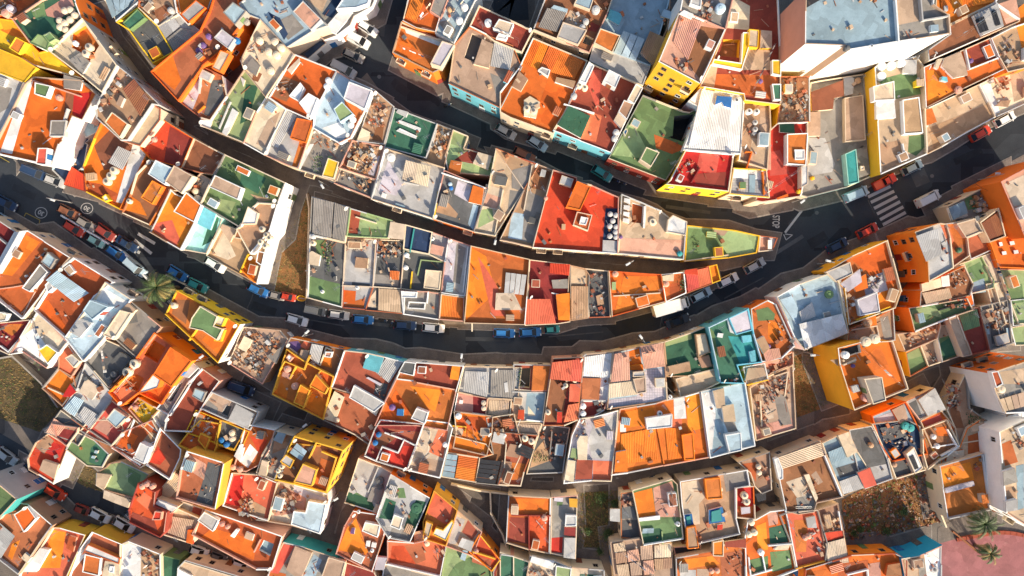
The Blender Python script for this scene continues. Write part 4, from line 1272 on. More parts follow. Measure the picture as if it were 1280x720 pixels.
H 7.4 dr pk .5 cr|dull red roof right of pale green roof at bottom|1226 610 1290 620 1290 800 1190 800 1185 700
f tl|1200 700 1230 630 1280 630 1280 740 1200 740
H 7.6 gy te .5 cr|house with coral tan and slate roof strips and teal front|135 552 245 578 380 622 440 645 420 800 40 800 60 710
f co|130 560 192 570 110 710 65 700
b .6 sa|150 690 195 572 280 605 222 740
f mt|230 720 290 610 330 640 290 740
b 1 sa cr|325 730 362 625 448 650 420 760
f tc|70 690 150 710 140 780 60 770
q .8|250 650 320 650 290 720 240 710
e 0 te
e 1 te
T 0 540
H 6.5 gn cr .2 cr|green roofed house with dark annexe and white side wall|382 -2 470 40 545 112 510 178 435 172 328 88
f dn|455 80 490 50 540 112 505 172 445 150
b .4 lb|470 105 474 92 490 94 486 108
b .4 lb|455 130 460 118 478 122 472 134
H 6 rd pk .4 wh|red roofed street end house with broad white right wall|135 135 175 55 240 8 330 62 332 90 265 262 190 215 142 188
n
b .8 sa cr|195 190 215 140 290 165 270 235
f tn|170 70 240 15 270 45 220 110
f rd|225 90 260 50 320 70 280 160
e 4 wh
H 7 tn cr .4 cr|brown brick patio above green roofed house|262 -40 390 -20 385 0 332 72 280 30
f dr|300 -20 380 -5 330 60 280 20
H 6.6 co pk .4 cr|coral roofed shed right of green roofed house|440 -60 600 -60 620 -10 552 70 470 35 400 -5
f pk|470 -20 580 -10 550 60 480 30
H 6 lm cr .4 cr|pale green roofed house beside the shaded yard|530 175 545 158 605 148 742 212 662 330 520 292 480 268 482 205
b .5 sa|480 262 485 205 555 215 520 285
f gn|640 180 705 215 690 290 640 250
b .4 cr|515 330 520 290 650 340 640 380 560 350
H 7.6 tc cr .6 wh|orange floored terrace with white upright box above roofs|612 0 760 -60 800 10 742 150 700 182 552 72
b 1.6 wh|665 132 702 52 752 75 720 160
f or|590 60 640 0 690 20 650 90
f tn|700 60 750 0 790 10 750 70
w .5 wh|560 80 700 165
H 7.8 tl cr .6 wh|red brown roof with bright corner left of maroon roof|800 -20 905 88 900 130 848 242 728 165
f rd|745 150 790 70 830 130 800 165
q .4|830 90 880 100 850 200
H 7.8 do oc .6 oc|brown roof with thick yellow frame and orange box|890 66 942 0 1000 -60 1100 -40 1085 60 1052 145
b .9 or|990 42 1002 5 1052 28 1028 88
q .6|920 40 980 20 960 70
H 7.8 dg oc .5 oc|dark roof with row of blue and cream tubs|1100 -60 1230 -30 1200 40 1168 95 1070 60
t bl .55 .8|1105 42 1130 65
t cr .6 .8|1158 6 1158 34
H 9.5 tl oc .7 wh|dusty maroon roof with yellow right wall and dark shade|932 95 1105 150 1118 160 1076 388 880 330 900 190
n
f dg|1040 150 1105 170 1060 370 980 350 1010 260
f pk|940 110 1030 160 1020 240 960 200
q .3|950 250 1060 280 1050 340 960 320
e 2 oc
H 6.8 sa cr .3 cr|pinkish ribbed sheet roofs with coral square|872 202 930 235 985 240 1000 262 980 336 900 345 780 310
c .3 sa|870 205 790 305 850 330 930 240
b .5 co|930 330 940 238 998 262 982 336
c .3 tn|780 300 760 330 830 345 850 320
H 7.6 rd dr .6 pk|bright red stepped terraces with pink tanks facing lower street|690 256 775 300 768 372 835 402 822 500 800 528 645 452 640 395
t pk .55 .8|708 275 732 262 758 274
f dr|660 400 770 440 790 500 650 450
f co|680 340 720 300 760 330 740 390
b 1 rd|760 440 775 395 810 400 805 440
y 1 dr rd|655 408 760 442 770 490 660 445
q 1|690 280 730 290 720 320 690 330
H 6.8 wh cr .4 wh|white steps and ledge roof beside red terraces|768 372 780 330 892 372 865 402 850 410 835 402
b .7 wh|775 360 790 340 885 378 860 398
H 6.9 gy cr .4 cr|grey triangular roof pieces right of white steps|882 345 900 345 1018 385 1000 432 892 384
f dr|970 355 1015 385 1000 420 960 400
f gy|890 350 960 350 940 400
H 7.2 sa cr .6 wh|tan planked roof with orange corner flap above lower street|850 410 892 385 1000 432 958 562 805 512
c .3 sa|850 420 830 500 940 540 970 440
b .7 or rd|930 552 938 490 968 490 962 562
H 7.6 tc pk .7 wh|long salmon roof with grey deck and white rims|1022 388 1150 430 1412 522 1360 690 1280 690 955 515
b 1 lg wh|988 442 1022 398 1095 440 1065 498
f or|1060 480 1280 540 1270 640 1000 530
t pk .5 .8|1108 462
t pk .45 .7|1135 476
b .6 wh|1150 520 1180 485 1195 490 1170 530
b .5 sa|1220 530 1230 500 1270 515 1260 545
w .5 pk|1270 600 1300 540
y .7 mt wh|1295 590 1320 540 1370 560 1350 620
H 7.8 co cr .6 wh|red roof with rubble corner right of yellow wall|1158 205 1290 215 1385 255 1340 445 1290 432 1112 372
q 2.6|1200 340 1240 320 1290 350 1270 430 1200 400
f rd|1170 220 1220 215 1200 370 1130 360
f tn|1240 330 1330 380 1320 430 1240 420
H 7.9 tc wh .6 wh|white walled terrace with pink tubs north of red roof|1225 -40 1375 -10 1345 95 1298 165 1230 200 1165 185 1200 60
t pk .55 .8|1163 178 1198 190
f wh|1200 150 1250 60 1290 100 1240 180
f rd|1250 20 1340 40 1300 120
b .6 wh|1170 120 1200 60 1220 80 1200 150
H 9 gn te .5 wh|green roofed house with pale windowed front at left edge|-60 215 0 270 82 338 0 425 -60 440
f gn|-40 300 40 340 -20 400
e 0 lg
e 1 lg
H 5.4 tl tn .6 wh|brown roof with orange raised corner and grey ribbed sheet|65 352 140 362 262 468 195 560 92 712 0 640 -60 620 -60 470 0 432
b 1 or|70 412 138 370 182 432 120 502
c .5 lg|-60 560 0 640 75 520 0 455
f or|60 560 100 540 60 640 40 620
q 1|40 400 80 380 80 430 40 440
b .5 cr|105 630 125 605 155 630 135 655
H 4.4 co oc .7 wh|bright orange roof with white inner frames above street|262 478 300 480 425 515 330 730 320 800 60 800 95 712 190 600
f oo|265 490 330 500 300 680 200 680
b .8 wh|180 700 245 590 200 580 105 700
b .6 tc pk|330 580 345 520 380 530 365 600
q .6|310 600 370 620 330 690
e 0 oc
H 4.4 tl cr .7 wh|terracotta roof with broad white left wall and orange boxes|460 500 612 562 600 800 300 800 340 730 390 600
n
f wh|400 590 460 500 440 600 330 740
b .9 wh tc|410 615 440 560 600 630 595 660 430 600
b .9 tc|412 700 425 610 505 630 495 720
b .8 cr|510 720 525 645 598 655 595 740
b .9 wh|545 700 550 670 572 672 568 705
e 0 oc
H 4.6 cr cr .5 wh|house with half white half timber roof at bottom edge|598 565 640 548 802 612 806 800 595 800
f wh|605 570 645 555 705 580 700 780 602 780
q 1|715 600 795 620 795 740 710 730
f tn|708 580 800 615 800 780 704 780
H 4 dn gn .3 gn|low dark green court at the bottom edge|806 615 900 640 880 720 880 800 808 800
H 4.6 sa cr .6 wh|long tan roof with white frame along lower left street|888 680 925 642 1290 750 1400 800 880 800
b .4 wh|890 800 890 685 960 720 960 800
w .6 cr|920 650 1280 760
T 640 360
H 7 tl cr .4 cr|terracotta roof half with dark narrow yard on left|8 382 195 386 178 516 95 516 0 508
y 2 dg cr|20 500 30 395 98 392 92 510
g|25 490 30 400 50 400 45 490
b .5 tc|98 512 106 388 190 390 172 512
H 6.8 lg cr .5 cr|grey yard with pale blue tiled floor and small red box|0 518 172 522 152 672 -15 668
f mt|75 525 165 528 152 665 62 660
b .7 rd|28 655 32 610 62 610 60 660
w .6 wh|75 660 160 670
f cr|80 590 120 640 80 640
q 1.4|0 600 40 610 20 660 -10 660
H 6.8 sa cr .4 cr|tan planked roof above brown tank roof|-10 672 150 678 130 735 -10 720
c .3 sa|-5 678 -5 715 130 728 140 685
H 7.6 tl cr .5 cr|brown roof with two cream tanks and black pergola|-60 722 130 738 62 920 45 992 -70 985 -40 900 -30 780
t cr .65 .9|65 753 97 768
p .6 bk 4|20 830 92 858 110 805 38 775
f tc|-20 870 70 880 50 960 -40 960
q .8|-30 740 40 750 20 800 -30 790
H 3 dg cr .4 lg|low derelict yard with yellow weeds above lower street|150 680 290 700 275 780 255 925 72 932 110 800
f tn|110 820 160 760 200 860 90 900
g|110 820 170 830 190 860 100 870
q 1.4|130 700 280 710 260 860 190 860
w .8 gy|200 720 190 830
H 8 dr pk .5 cr|coral ribbed roof with dark hollow and four tubs|205 352 358 345 330 660 260 690 155 690 192 450
c .9 co|200 372 188 455 342 470 352 355
b .8 co|285 568 290 480 342 480 335 570
c .6 co|258 672 280 585 335 575 322 660
b .8 rd|224 672 226 620 250 620 250 674
t cr .55 .8|315 460 180 622
t lb .5 .8|278 450
t cr .5 .8|268 488
g|325 480 335 480 330 580 322 580
q .8|230 420 330 430 330 500 230 500
f br|195 460 280 460 250 670 165 670
H 7.4 wh cr .5 wh|white ribbed roof with terracotta lower square|352 344 372 330 502 320 478 565 345 562
c .4 wh|362 345 355 440 490 450 500 325
b .5 tl tc|350 556 352 450 444 452 436 560
f wh|445 450 490 450 475 560 440 550
q .5|445 460 480 465 470 510 440 510
H 7.2 dr wh .5 wh|dark red landing with two white tanks and hanging junk|345 565 478 568 462 612 415 642 330 656
t wh .6 .9|356 592 356 630
q 3|415 572 470 575 460 610 415 620
H 8 lb cr .5 cr|patterned blue floored roof with pink ribbed sheds and orange gap|506 320 640 294 762 270 778 565 475 608 490 470
f lv tile|670 410 750 400 765 555 480 595 485 560 625 540 630 450
c 1.2 pk|512 330 492 472 590 460 585 315
f or|580 318 636 300 650 390 588 396
b .6 oo oc|592 412 595 388 655 382 658 410
c 1.2 pk|640 292 662 405 765 392 755 275
c .8 cr|485 480 480 552 628 532 605 465
b 1.3 sa|605 455 668 445 672 522 625 530
b 1.4 lg|605 445 605 420 662 415 668 442
H 7 dn cr .5 cr|dark green floored roofs with tan shed above street bend|762 270 900 222 958 198 985 195 1012 395 1042 398 880 442 778 445
f lm|765 275 895 222 900 255 770 292
b 1.2 cr tn|918 232 968 228 990 320 932 348
b .6 tn|765 440 770 395 888 368 895 415
b .6 tn|930 350 985 335 1000 392 950 400
w .6 cr|925 330 1000 320
q .4|920 340 1000 330 990 390 930 390
H 7.2 sa cr .4 cr|smooth tan roof above blue white and orange roofs|820 455 1032 402 1046 470 942 522 845 548
q 1|780 470 815 480 830 545 790 560
H 8.4 dn aq .7 lb|dark green floored house with aqua ledges and white left rim|985 197 1085 150 1182 100 1210 230 1252 372 1130 388 1162 478 1045 475
b .9 lv aq|1083 150 1180 105 1202 212 1120 235
t cr .6 .8|1145 212
b .6 aq|1150 240 1195 235 1200 268 1155 275
b .6 aq|1185 320 1215 310 1222 368 1195 372
w .7 aq|1130 385 1245 372
f te|1080 240 1200 250 1230 360 1140 380
b .4 wh|1025 245 1030 225 1058 228 1052 250
f gn|990 200 1010 220 1030 330 1010 350
q 1.4|1050 450 1150 445 1155 475 1060 475
b .4 wh|1075 150 1100 160 1115 230 1090 220
H 7.4 cr oc .5 wh|cream roof with yellow wall notch under aqua house|1155 395 1265 375 1282 458 1175 488
b .7 sa|1165 465 1180 400 1260 400 1272 440
w .7 oc|1178 486 1280 460
H 7.6 do cr .6 wh|long double orange roof with white sheds on lower street|540 608 722 576 770 560 868 542 942 520 988 850 762 892 580 928 495 938
b 1.1 wh|675 708 668 652 802 632 800 695
f wh|812 655 808 552 862 542 872 652
b .9 do oo|848 735 905 725 915 858 862 862
b .8 or wh|512 920 520 822 572 812 580 918
w .3 do|728 700 762 888
f oo|560 620 710 590 710 680 560 700
f oo|870 545 935 525 958 700 880 720
c .1 oo|545 730 540 880 730 860 715 700
c .1 oo|765 700 780 860 850 850 840 700
t pk .6 .8|530 868
t wh .5 .6|740 628
t wh .4 .5|792 545
f co|760 660 850 650 850 700 790 760
f wh|540 665 570 665 570 720 540 720
H 7.8 lv cr .6 wh|pale lavender roof with red lower terraces and white rim|340 652 410 645 532 612 520 760 498 968 400 965 258 980 300 740
f lg|420 650 520 630 500 860 400 850 380 760
f co|405 862 500 866 495 960 405 962
b .6 dr|315 958 325 855 405 862 400 955
b .8 cr wh|325 770 340 740 380 740 375 860 330 860
b .8 cr|262 960 280 860 318 865 308 970
q 1.2|325 660 380 660 370 760 320 740
b .5 lm|290 850 300 800 370 810 365 870
H 8 lb cr .6 wh|pale blue and white roof with cream planks on lower street|945 518 1168 472 1218 790 990 852
b .7 sa|1005 515 1060 500 1068 600 1022 602
b .8 sa|1050 592 1108 580 1120 668 1060 670
b 1.4 lb wh|1065 735 1145 722 1150 812 1088 826
f wh|950 525 1000 518 1030 700 1000 840 985 780
f mt|1020 620 1060 690 1070 800 1000 820
f gy|1060 670 1110 660 1130 720 1080 720
T 640 540
H 7.6 tc cr .5 wh|four part red and orange roof beside grey lane roof|-18 318 195 330 188 612 85 590 -30 555
f or|20 332 190 335 190 400 30 392
f rd|85 420 185 425 180 598 90 585
f dr|-10 425 80 430 80 560 -20 545
w .5 dr|0 418 190 420
w .6 dr|84 420 86 588
t pk .6 .8|162 432
q .5|130 430 180 430 170 520 140 520
H 7 gy cr .5 cr|narrow grey lane roof with pale boxes beside shrub yard|198 326 328 318 322 530 318 636 192 610
b .4 lv bl|210 345 212 328 256 328 254 350
f gn|225 350 255 350 250 368 225 368
b .6 oc|288 375 285 332 328 335 326 378
b .9 lg wh|265 472 268 415 322 418 322 470
b .5 dr|260 515 262 475 320 478 318 525
b .7 lg|258 628 262 530 318 530 315 635
f rd|195 530 255 525 250 605 195 600
H 6 gy cr .4 cr|grey cabin with blue clutter left of green striped roof|545 306 605 298 632 430 650 545 545 530
q 2.5|550 310 600 310 605 370 550 370
b .5 dg|550 435 550 375 610 370 618 430
f dg|550 440 625 440 640 540 550 525
b .5 lg|490 400 492 385 540 385 540 450 490 445
H 7.6 gn cr .6 wh|roof of orange pink and dark green fields with white rim|602 292 800 236 828 262 858 535 658 568
f oo|610 305 700 280 720 420 635 430
f pk|705 280 800 245 840 425 720 425
f gn|640 445 850 430 855 530 655 560
f dn|645 490 740 480 760 550 660 560
b .4 wh|632 448 632 432 740 418 740 438
w .25 lm|750 500 755 560
b .3 mt|650 508 655 485 710 482 708 505
t wh .45 .6|832 462
H 8 tn cr .7 wh|wide tan roof with blue glass hatch and six cream tanks|840 248 960 228 1178 190 1192 272 1120 285 1122 430 1142 512 932 560 868 480 850 370
f cr|850 255 930 240 970 320 935 360 940 460 870 470 855 370
b 1.2 tc or|963 236 1040 228 1052 332 975 338
t cr .5 .8|992 262 1022 258 1002 292 1040 312 1008 325 1042 288
b .5 bl wh|985 460 985 392 1052 375 1068 448
p .7 te 1|995 452 995 400 1045 385 1052 442
b .5 bl wh|868 470 862 415 900 410 908 462
p .7 te 1|875 462 870 425 893 420 898 458
b 1.2 tn or|878 585 872 478 918 470 935 580
t cr .5 .7|915 572
q 2|880 490 915 480 920 560 885 560
b .3 rd|1025 490 1028 465 1055 462 1052 488
q .6|960 460 1080 440 1080 480 970 490
f gy|1055 200 1170 195 1185 265 1070 300
H 7.6 rd cr .6 or|red framed patio with round cream tanks right of tan roof|1122 278 1212 272 1218 440 1122 430
t cr .7 .9|1165 320 1175 350
f tc|1130 370 1210 370 1210 430 1130 425
b .6 lv pk|1148 412 1145 378 1190 375 1192 405
H 7.4 tn cr .5 cr|tan terrace with small tubs above red framed patio|1130 152 1290 100 1300 290 1250 310 1212 268 1192 205
t cr .5 .7|1235 175 1238 205
f tc|1150 160 1220 150 1220 250 1190 200
q .8|1220 180 1280 160 1280 240 1220 240
f bk|1215 310 1270 300 1270 340 1230 350
H 6.8 sa cr .3 sa|barn roof of many faded pink and tan sheets|492 552 640 532 660 566 800 558 815 800 520 800
c .5 sa|505 560 512 600 570 595 560 550
c .5 pk|575 595 580 650 640 640 630 585
c .5 tn|515 605 520 660 575 650 570 600
c .5 sa|520 665 535 740 590 735 580 660
c .5 sa|640 570 645 640 705 635 700 566
c .5 cr|710 568 712 630 795 625 795 562
c .5 sa|588 655 595 720 650 715 642 648
c .5 tn|710 635 715 690 800 680 798 630
c .5 pk|655 645 660 715 712 710 706 640
c .5 sa|596 725 600 780 715 775 712 718
b .5 cr|737 580 735 560 790 555 790 575
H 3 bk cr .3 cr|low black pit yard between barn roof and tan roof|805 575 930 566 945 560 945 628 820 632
H 7.4 tc cr .5 cr|terracotta roof with orange wedge and two pink tubs at bottom|820 632 1000 600 1062 562 1168 580 1172 800 825 800
f or|828 640 1000 620 1040 660 830 690
f tl|1040 610 1160 590 1160 740 1050 740
b .9 oo|1005 620 1005 550 1058 540 1058 622
t pk .5 .7|1000 698 1028 696
f lg|840 690 920 690 920 740 840 740
f sa|925 685 985 685 985 740 925 740
q .6|1080 600 1150 600 1150 700 1080 700
b .5 dr|1065 575 1065 550 1170 535 1170 580
H 7.4 or cr .5 wh|orange roof with white framed green courts near bottom edge|1165 530 1180 440 1220 440 1290 400 1370 390 1390 480 1430 690 1300 740 1300 800 1175 800
f gn|1190 640 1280 620 1280 700 1195 710
w .5 wh|1185 630 1195 720 1300 690
w .5 wh|1250 600 1270 700
t wh .6 .8|1248 605
f oo|1220 470 1270 450 1280 590 1230 590
t cr .6 .9|1200 455 1215 505 1188 515
q 2|1150 470 1210 440 1220 520 1160 520
f dn|1285 480 1370 460 1380 550 1290 560
f gn|1290 600 1390 590 1400 680 1300 700
f pk|1275 400 1330 395 1330 460 1285 470
w .6 wh|1285 570 1400 560
b .6 cr|1310 590 1330 570 1390 565 1380 590
H 7.6 cr cr .6 wh|cream rimmed roof with lime and dark green patches at bottom|90 620 212 645 300 682 462 692 470 800 60 800
b .8 wh|90 650 100 622 210 650 205 690
b 1 lm|215 740 220 668 298 682 290 760
f dn|340 710 440 715 440 780 330 780
q 2|90 680 200 700 200 740 90 740
H 7.4 dn cr .5 cr|dark green roof under cream wall at bottom|-60 600 60 640 90 650 60 800 -60 800
T 960 540
H 7.4 br cr .6 wh|brown roof with tan planked deck and white right wall|38 130 262 42 290 112 378 325 245 355 232 400 150 412 95 400 60 240
c .8 sa|60 188 280 118 262 50 42 128
f cr|90 250 180 220 240 320 160 350
b 1 wh|30 135 50 128 75 190 75 235 55 240
f gy|140 330 230 310 235 380 150 395
q 2|170 240 230 250 240 320 200 340
q 1.6|75 270 120 290 110 380 90 380
b .8 cr tn|180 215 205 210 250 330 240 350
f sa|215 215 240 195 275 250 250 265
w .8 wh|285 120 370 320
H 7 mt cr .5 cr|slate blue ribbed roof house with pale strips and tank|272 55 350 18 405 0 450 100 500 180 475 280 380 322 292 112
c .5 mt|300 100 315 160 390 130 375 70
b .8 cr|350 18 400 0 448 100 398 128
c .4 lg|355 248 375 312 480 280 445 215
f dg|340 180 440 150 470 200 360 230
q 1|410 120 460 150 440 180
b .5 gy|300 130 340 120 350 150
H 7 dg cr .4 lg|dark grey roof with coral square facing rubble lot|405 -10 520 -30 600 135 625 235 485 286 448 172
b .8 co|448 205 510 178 545 265 485 282
f lg|512 176 590 160 622 232 545 262
t tn .5 .7|518 68
f dg|460 10 510 0 570 130 480 170
H 7 nv cr .4 cr|dark blue cluttered roof with white stair edge above rubble lot|520 -40 700 -60 760 -30 775 60 770 100 790 190 640 236 600 130
q 2|560 0 700 -20 740 60 610 100
b 1.2 wh|690 110 730 75 775 180 735 210
p 1.3 bk 2|705 125 735 190 755 180 728 115
f dg|610 150 680 120 720 200 645 225
t tn .5 .7|635 165
f br|750 80 840 90 850 140 790 170
H 7.2 br cr .6 wh|brown roof with white zigzag wall next to long white wall|770 -10 900 -60 960 70 900 120 865 138 800 190 775 100
t wh .5 .7|850 72 832 25
w .6 wh|900 -10 950 75 870 120
f or|830 -20 890 -30 900 20 850 20
f oc|780 20 860 130 850 140 790 40
H 7 sa cr .5 or|tan roof with orange side between white zigzag and white wall|960 78 1000 -20 1060 -60 1085 110 990 130 870 175 865 140
b .5 cr|900 100 980 90 980 140 890 160
f tc|1000 20 1060 0 1075 100 1000 110
q 1.2|890 100 980 90 980 150 890 160
H 8.5 tc cr .7 wh|brown roof with bright orange half and lavender sheet by plaza|862 170 1080 108 1118 390 905 436
f oo|865 185 1010 150 1032 240 878 278
b .4 lv|888 290 890 282 1028 246 1034 268 892 306
q .6|1020 140 1070 130 1070 200 1030 200
H 10 sa wh .4 wh|white walled house with stepped grey roofs at right edge|1158 0 1290 -60 1340 -60 1340 500 1195 405 1180 250
f tc|1170 60 1215 40 1250 150 1185 170
b .8 gy|1175 200 1235 180 1250 250 1180 270
b .8 lg|1190 400 1190 350 1245 335 1250 390
f tn|1180 280 1230 270 1240 330 1190 345
f sa|1200 400 1300 380 1330 480
q 1.4|1230 -20 1290 -20 1280 80 1240 80
f mt|1240 170 1280 160 1280 380 1250 390
H 7.4 co cr .6 cr|coral roof with litter and pink tanks left of ribbed pale shed|60 420 95 405 250 390 300 560 290 650 140 690 110 545
t pk .5 .7|188 532 206 524
f tc|130 440 200 440 190 600 140 600
b .5 lg|190 430 235 420 245 480 200 480
q 1.2|200 480 280 480 270 640 220 600
w .6 oc|142 684 285 648
H 7 tn cr .6 cr|brown tiled patio with red strip and pale ribbed shed|250 388 352 358 382 520 405 650 298 665 270 480
b .5 rd|285 548 282 505 380 492 382 525
c .7 cr|288 556 300 660 400 645 382 530
q 1.6|270 440 350 430 360 490 280 500
w .6 wh|355 400 370 490
H 8 or or .6 cr|orange walled long house lining alley with pink roof strip|190 690 420 620 640 610 700 640 700 800 180 800
f tc|350 660 500 640 500 800 350 800
f pk|500 660 560 650 570 780 500 780
w .6 wh|400 715 500 690 505 800
b .8 br or|590 720 600 665 660 655 670 720
f do|200 700 340 680 340 780 200 780
e 0 or
e 1 or
H 8.4 tn ab .6 cr|bright blue fronted corner house with grey white roof on alley|668 635 760 620 875 568 872 800 700 800
f wh|780 600 868 575 865 780 800 780
f gy|750 640 780 630 800 780 760 780
f sa|680 640 745 625 755 780 705 780
t lg .7 .3|835 690
e 0 ab
e 1 ab
T 320 0
V hatch wh|white hatchback parked nose out, uppermost of the street row|492 98 622 182
V van wh|white panel van parked between the topmost hatchback and dark car|436 162 578 236
V hatch gy|dark grey car parked between two white vans|430 252 544 304
V van lg|pale silver van parked lowest in the row of four|362 306 516 388
V hatch lg|silver car parked under the tan house with aqua windows|1192 628 1305 690
T 640 180
V hatch lb|pale blue white car parked beneath the aqua front, higher one|62 -45 190 38
V suv br|brown red car in the shade on the upper street's left kerb|0 25 126 88
V hatch te|teal car parked below the green roofed corner house|396 112 506 182
T 960 0
V hatch wh|white car at the right edge beside the cream stained roof|1125 628 1248 562
V hatch rd|red car parked behind the white car at right edge|1015 695 1115 638
T 960 180
V van lb|pale blue white van parked next to the zebra crossing|374 278 508 222
V pickup rd|red pickup with dark cab parked above the zebra crossing|530 216 642 160
V hatch mt|silver blue car parked beyond the red pickup|664 146 782 88
V van wh|white van driving in the middle of the right street|734 306 868 240
V hatch rd|bright red car below the zebra crossing on right street|428 468 570 398
V hatch nv|dark navy car parked just below the bright red car|288 536 406 478
T 640 180
V hatch lg|pale car second from STOP junction in curved street row|1152 642 1276 574
V hatch wh|white car parked by the red ribbed corner roof|1026 706 1132 656
T 640 360
V hatch lb|pale blue car parked between white lorry and white car|896 58 996 8
V truck wh|white box lorry parked below the brown terrace corner|700 118 886 64
V sedan bk|black roofed cream car driving beside the white lorry|768 188 890 142
V hatch te|small teal blue car under the coral awnings|165 210 236 204
V hatch bl|dark blue car left of the small teal car under awnings|32 224 150 218
T 320 360
V hatch bl|dark blue car at the left end under big orange roof|1186 224 1296 228
V hatch wh|white car driving alone on the left of curved street|148 144 258 176
V van dg|dark slate van parked right of the long grassy plot|245 102 350 124
V hatch lg|silver car parked between dark van and blue car|360 126 466 142
V hatch bl|bright blue car parked right of the silver car|480 152 588 162
V hatch nv|dark green black car parked between motorbikes and white hatchback|690 182 802 190
V hatch wh|white hatchback last in row left of big orange roof|828 194 946 204
V hatch bl|bright blue car at the foot of the white corner house|-52 -22 74 42
V hatch gy|grey car parked across the foot of the grassy plot|84 34 124 44
V hatch rd|dull red car deep in shade by the grassy plot|135 38 185 50
T 0 180
V van nv|dark van parked at the kerb of orange house with white strip|118 120 232 168
V hatch lg|grey white car parked behind the dark van at left|222 166 322 204
V hatch nv|dark car cut off by photo's left edge on left street|-20 268 82 322
V hatch br|brown red car at the head of divider wall, upper side|288 312 396 368
V hatch rd|red car directly below the divider wall's upper end|318 390 418 454
V hatch gy|grey car second in row above the divider wall|384 372 474 426
V hatch dr|dark red car third in row above the divider wall|476 404 578 480
V hatch mi|pale green car second in row below the divider wall|440 462 518 508
V sedan nv|dark blue car last in row above divider wall|584 468 684 530
V hatch bl|blue car third in row below the divider wall|522 504 642 586
V van lb|pale blue van last in row below divider wall near palm|634 578 722 654
V hatch bl|blue car parked just right of the big palm|840 618 932 676
V hatch te|green car parked second right of the big palm|938 684 1034 732
V hatch wh|white car half under the tan roofed bend house|1026 574 1122 632
V hatch lb|pale blue car cut off by left edge in lower lane|-30 350 86 426
V hatch nv|dark blue car parked in the blue yard beside orange roof|386 -5 430 40
T 0 360
V van nv|dark teal van alone in the alley below the island house|1142 476 1278 524
T 0 540
V hatch lg|silver car at left edge of the lower left street|-10 88 78 156
V hatch nv|dark blue car below the red roofed street end house|108 176 176 228
V suv rd|bright red car parked left of the dark red car|228 270 322 332
V hatch dr|dark red car between bright red car and white cars|372 374 448 406
V hatch wh|left one of two white cars with dark windows, lower street|450 392 546 444
V hatch wh|right one of two white cars with dark windows, lower street|570 436 668 494
V hatch wh|white car under the orange corner flap on lower street|948 580 1040 614
V hatch dg|dark car at the foot of the long salmon roof|1052 612 1132 642
V hatch wh|white car near bottom edge below the long salmon roof|1158 648 1252 684
"""
# ---------------------------------------------------------------- reading the plan
# Every line of the plan is one thing or one part, outlined on the survey picture; W() puts it at its own height.
LANDS, HOUSES, CARS, EXTRA = [], [], [], []
ox = oy = 0
def pts(s):
    v = [float(a) for a in s.split()]
    return [(ox + v[i] / 4, oy + v[i+1] / 4) for i in range(0, len(v) - 1, 2)]
for line in PLAN.strip().splitlines():
    line = line.strip()
    if not line or line[0] == '#': continue
    f = line.split('|'); a = f[0].split(); k = a[0]
    if k == 'T': ox, oy = float(a[1]), float(a[2])
    elif k == 'H':      # H roof-height roof-colour wall-colour parapet-height parapet-colour
        HOUSES.append(dict(h=float(a[1]) + random.uniform(-.04, .04), roof=a[2], wall=a[3], ph=float(a[4]), pc=a[5], label=f[1].strip(), px=pts(f[2]), sub=[], edges={}))
    elif k == 'V': CARS.append((a[1], a[2], f[1].strip(), pts(f[2])))
    elif k in ('L', 'X'): EXTRA.append((a, f[1].strip(), pts(f[2])))
    elif k == 'n': HOUSES[-1]['blank'] = True
    elif k == 'e': HOUSES[-1]['edges'][int(a[1])] = a[2]
    else: HOUSES[-1]['sub'].append((k, a[1:], pts(f[1])))

for h in HOUSES:
    my = sum(p[1] for p in h['px']) / len(h['px']); mx = sum(p[0] for p in h['px']) / len(h['px'])
    if 5.5 < h['h'] < 9.3 and not (mx < 225 and my > 600):
        h['h'] *= (.62 if mx > 360 else .74) if my > 440 else (.8 if my > 300 else 1)
    P = [W(x, y, h['h'] + h['ph']) for x, y in h['px']]
    idx = list(range(len(P)))
    if area(P) < 0: P.reverse(); idx = [(len(P) - 2 - i) % len(P) for i in idx]
    h['P'] = P; h['eidx'] = idx
    h['c'] = sum(P, Vector((0, 0))) / len(P)
def height_at(p, skip=None):
    z = 0.0
    for h in HOUSES:
        if h is skip: continue
        if abs(p.x - h['c'].x) > 30 or abs(p.y - h['c'].y) > 30: continue
        if inside(p, h['P']): z = max(z, h['h'])
    return z

# window and door shared meshes (face -y, origin at the wall)
def window_meshes():
    m = MB(); w, hh = .48, .62
    m.box((0, -.03, -hh), (2*w, .06, .07)); m.box((0, -.03, hh - .07), (2*w, .06, .07))
    for s in (-1, 1): m.box((s*(w - .035), -.028, -hh + .07), (.07, .056, 2*hh - .14))
    m.box((0, -.024, -hh + .07), (.05, .048, 2*hh - .14)); m.box((0, -.05, -hh - .08), (2*w + .1, .1, .08))
    fr = m.mesh('window'); fr.materials.append(MATS['frame_brown'])
    m = MB(); m.box((0, -.015, -hh + .09), (2*w - .14, .03, 2*hh - .14)); pn = m.mesh('pane'); pn.materials.append(MATS['glass_dark'])
    m = MB(); m.box((0, -.03, 0), (1.0, .06, 2.1)); m.box((0, -.05, 2.1), (1.2, .1, .12))
    for s in (-1, 1): m.box((s*.55, -.045, 0), (.1, .09, 2.1))
    dr = m.mesh('door')
    m = MB(); m.box((.38, -.09, 1.0), (.04, .06, .14)); hd = m.mesh('handle'); hd.materials.append(MATS['steel'])
    return fr, pn, dr, hd
WIN, PANE, DOOR, HANDLE = window_meshes()
WINS = [WIN, WIN]
for c in ('frame_white', 'pole_grey'):
    w_ = WIN.copy(); w_.materials.clear(); w_.materials.append(MATS[c]); WINS.append(w_)
